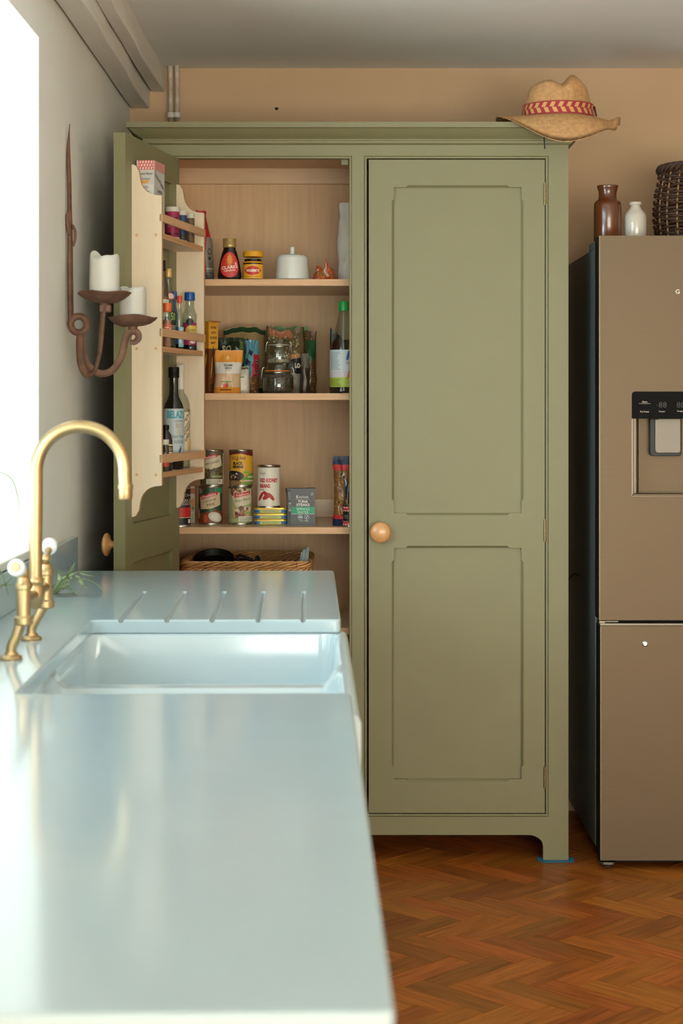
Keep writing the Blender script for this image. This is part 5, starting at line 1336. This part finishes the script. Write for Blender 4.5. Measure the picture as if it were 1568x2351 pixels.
# middle rack shelf
bt = [(.9, 0), (1, .02), (1, .55), (.85, .66), (.45, .76), (.34, .82), (.34, .9)]
rack_jar('sauce_bottle', 'tall bottle with black top half hidden in the middle rack', 'bottle', 375, 12, 598, 1, [(.9, 0), (1, .02), (1, .66), (.8, .74), (.42, .82), (.36, .9)], GLASS('amber_glass', '#caa27a', .1), w=.030, cap=[(.40, .88), (.44, .89), (.44, .99), (.4, 1), (.001, 1)], capmat=blackp, draw=lambda c: (c.rect(-1.2, 1.2, .40, .62, '#d3c8b4'), c.rect(-1.2, 1.2, .625, .655, '#7a4a22'), c.lines(-.8, .2, .43, .60, 9, '#8a7d68')))
rack_jar('oil_bottle', 'clear bottle with gold screw cap and dark green label in middle rack', 'bottle', 387, 16.5, 617, 1, bt, clear, w=.030, fill=[(.9, .02), (.95, .03), (.95, .30), (.001, .30)], fillmat=M('dark_oil', '#20160c', .2), cap=[(.42, .89), (.47, .9), (.47, .99), (.44, 1.0), (.001, 1.0)], capmat=M('pale_gold', '#cfae6e', .4, metal=.3), draw=lambda c: (c.rect(-1.1, 1.1, .14, .52, '#1f2a1b'), c.text('50', .45, .45, .5, .11, '#8fae5a', bold=.02), c.lines(0, .95, .18, .34, 6, '#c9c6b0'), c.ell(.4, .84, .5, .05, '#d3c2b4') if False else c.ell(.25, .73, .5, .055, '#9a3a34'), c.ell(.25, .73, .36, .04, '#d3c2b4')))
rack_jar('salt_jar', 'pink salt grinder with bright orange cap in the middle rack', 'jar', 384, 9.2, 696, 1, [(.9, 0), (1, .02), (1, .72), (.86, .80)], clear, w=.064, fill=[(.86, .02), (.93, .03), (.93, .62), (.001, .62)], fillmat=M('pink_salt', '#c98a6a', .6, var=.4, vscale=200, bump=.6, bscale=200), cap=[(.95, .80), (1.02, .81), (1.02, .985), (.96, 1), (.001, 1)], capmat=M('orange_cap', '#e0692e', .4), draw=lambda c: (c.rect(-1.1, 1.1, .30, .66, '#cf6a4a'), c.lines(-.7, .3, .34, .62, 4, '#ead2bd'), c.ell(.5, .46, .25, .1, '#e0a58c')))
rack_jar('extract_bottle', 'small bottle with blue cap at the back of the middle rack', 'bottle', 401, 7, 668, 1, [(.9, 0), (1, .03), (1, .6), (.5, .75), (.5, .86)], M('blue_label', '#3f5e94', .4), w=.020, cap=[(.7, .85), (.72, .86), (.72, .99), (.001, 1)], capmat=M('blue_cap', '#15519a', .4), draw=lambda c: (c.rect(-1, 1, .25, .45, '#c9a94a'),))
rack_jar('juice_bottle', 'slim bottle with red cap and pale blue label in the middle rack', 'bottle', 412, 9.5, 679.5, 1, [(.9, 0), (1, .03), (1, .52), (.88, .60), (.48, .74), (.40, .88)], clear, w=.045, fill=[(.86, .02), (.92, .03), (.92, .22), (.001, .22)], fillmat=MATS['dark_oil'], cap=[(.56, .87), (.6, .88), (.6, .985), (.54, 1), (.001, 1)], capmat=M('red_cap', '#dc4a30', .4), draw=lambda c: (c.rect(-1.2, -.15, .12, .48, '#3c4f7a'), c.ell(-.7, .3, .3, .1, '#d0aa48'), c.rect(-.15, 1.0, .06, .48, '#8dbccb'), c.rect(.0, .3, .14, .26, '#dfe6e4'), c.ell(.8, .34, .2, .08, '#cf8a3c'), c.lines(.05, .55, .3, .45, 4, '#d9ecf0')))
rack_jar('soy_bottle', 'clear bottle with wide blue cap and magenta label in the middle rack', 'bottle', 435.5, 16.5, 671.5, 1, [(.95, 0), (1.0, .02), (1.02, .05), (1.0, .09), (.93, .11), (.93, .50), (.98, .54), (1.04, .58), (1.0, .63), (.80, .67), (.66, .74), (.60, .87)], clear, w=.049, fill=[(.92, .01), (.96, .02), (.96, .08), (.89, .11), (.001, .11)], fillmat=blackp, cap=[(.70, .86), (.73, .87), (.73, .98), (.68, 1), (.001, 1)], capmat=M('royal_cap', '#12509a', .35), draw=lambda c: (c.rect(-1.3, 1.3, .115, .55, '#a82a55'), c.ell(.0, .56, .36, .07, '#22201e'), c.ell(.1, .36, .55, .14, '#d2b04c'), c.ell(.55, .40, .3, .1, '#d2b04c'), c.text('SESAME', .2, .40, .62, .045, '#2a2622'), c.text('OIL', .2, .34, .3, .045, '#2a2622'), c.ell(.3, .17, .3, .03, '#e3ddd2'), c.rect(-1.2, -.8, .15, .5, '#7d2040')))
# bottom rack shelf
rack_jar('olive_oil_bottle', 'large dark olive oil bottle with pale blue label in the bottom rack', 'bottle', 399, 23.5, 843, 2, [(.9, 0), (1, .015), (1, .56), (.97, .60), (.86, .64), (.60, .69), (.47, .73), (.44, .78), (.44, .90)], M('dark_green_glass', '#15130b', .08, coat=.5), w=.044, turn=.15, cap=[(.47, .895), (.53, .90), (.53, .925), (.5, .93), (.53, .935), (.53, .985), (.5, 1), (.001, 1)], capmat=blackp,
    draw=lambda c: (c.rect(-1.25, 1.25, .14, .66, '#b5c2c6'), c.text('BELAZU', .12, .595, 1.30, .085, '#4d9aa8', bold=.05), c.text('KORONEIKI', .25, .525, .6, .022, '#4a4f52'), c.text('EARLY', .28, .475, .46, .05, '#c9a98c', bold=.03) if False else c.text('BRUTE', .28, .475, .50, .05, '#b59a80', bold=.03), c.text('GOLD', .28, .415, .42, .05, '#c9b08c', bold=.03), c.text('Extra Virgin', .2, .355, .85, .05, '#4a4f52', shear=.35), c.text('OLIVE OIL', .25, .30, .65, .035, '#3a3f42'), c.ell(.3, .20, .04, .035, '#3a4038', rot=.6), c.ell(.36, .225, .035, .03, '#3a4038', rot=.9), c.ell(.22, .19, .02, .03, '#3a4038', rot=-.4), c.lines(-.35, -.1, .17, .23, 4, '#7a8286'), c.lines(.55, .7, .17, .23, 4, '#7a8286')))
rack_jar('cordial_bottle', 'clear cordial bottle with white sleeve and cream label in the bottom rack', 'bottle', 414, 22.5, 838, 2, [(.95, 0), (1, .015), (1, .58), (.95, .63), (.75, .69), (.42, .73), (.36, .78), (.34, .92)], clear, w=.030, turn=.45, fill=[(.9, .01), (.95, .02), (.95, .16), (.001, .16)], fillmat=M('cordial', '#b5a77c', .2), cap=[(.37, .76), (.38, .77), (.36, .93), (.42, .94), (.42, .99), (.38, 1), (.001, 1)], capmat=M('white_sleeve', '#d5cfc2', .5), capname='sleeve',
    draw=lambda c: (c.rect(-1.0, 1.2, .16, .57, '#d8c8a8'), c.poly([(-1.0, .57), (1.2, .57), (1.2, .61)], '#d8c8a8'), c.text('Belvoir', -.05, .50, 1.2, .075, '#2a2420', shear=.35, rot=.2), c.text('Farm', .05, .43, .7, .06, '#2a2420', shear=.35, rot=.2), c.text('Elderflower', -.05, .36, 1.3, .06, '#2a2420', shear=.35, rot=.2), c.text('Cordial', .0, .29, .9, .06, '#2a2420', shear=.35, rot=.2), c.ell(.5, .25, .3, .06, '#d9b87c'), c.lines(.2, .7, .19, .23, 3, '#c08a4a')))
rack_jar('vanilla_bottle', 'small dark extract bottle with cream label in the bottom rack', 'bottle', 381, 15, 975, 2, [(.9, 0), (1, .03), (1, .66), (.75, .80), (.42, .86), (.40, .90)], M('brown_glass', '#1d120c', .1, coat=.5), w=.055, turn=.3, cap=[(.45, .89), (.48, .9), (.48, .99), (.001, 1)], capmat=blackp, draw=lambda c: (c.rect(-1.2, 1.2, .20, .64, '#d3bf98'), c.rect(-1.2, 1.2, .46, .60, '#3a211a'), c.text('VANILLA', .1, .53, .9, .09, '#e3d3b4', bold=.02), c.lines(-.4, .6, .22, .44, 5, '#7a6242')))
rack_jar('relish_jar', 'tiny jar with white lid and red label in the bottom rack', 'jar', 379, 9.0, 1009, 2, [(.95, 0), (1, .03), (1, .78), (.9, .84)], GLASS('smoky_glass', '#a59a8a', .1), w=.064, cap=[(.95, .83), (1, .84), (1, .985), (.96, 1), (.001, 1)], capmat=MATS['white_lid'], capname='lid',
    draw=lambda c: (c.rect(-1.2, 1.2, .18, .55, '#c43a28'), c.lines(-.4, .5, .58, .75, 3, '#4a463e')))
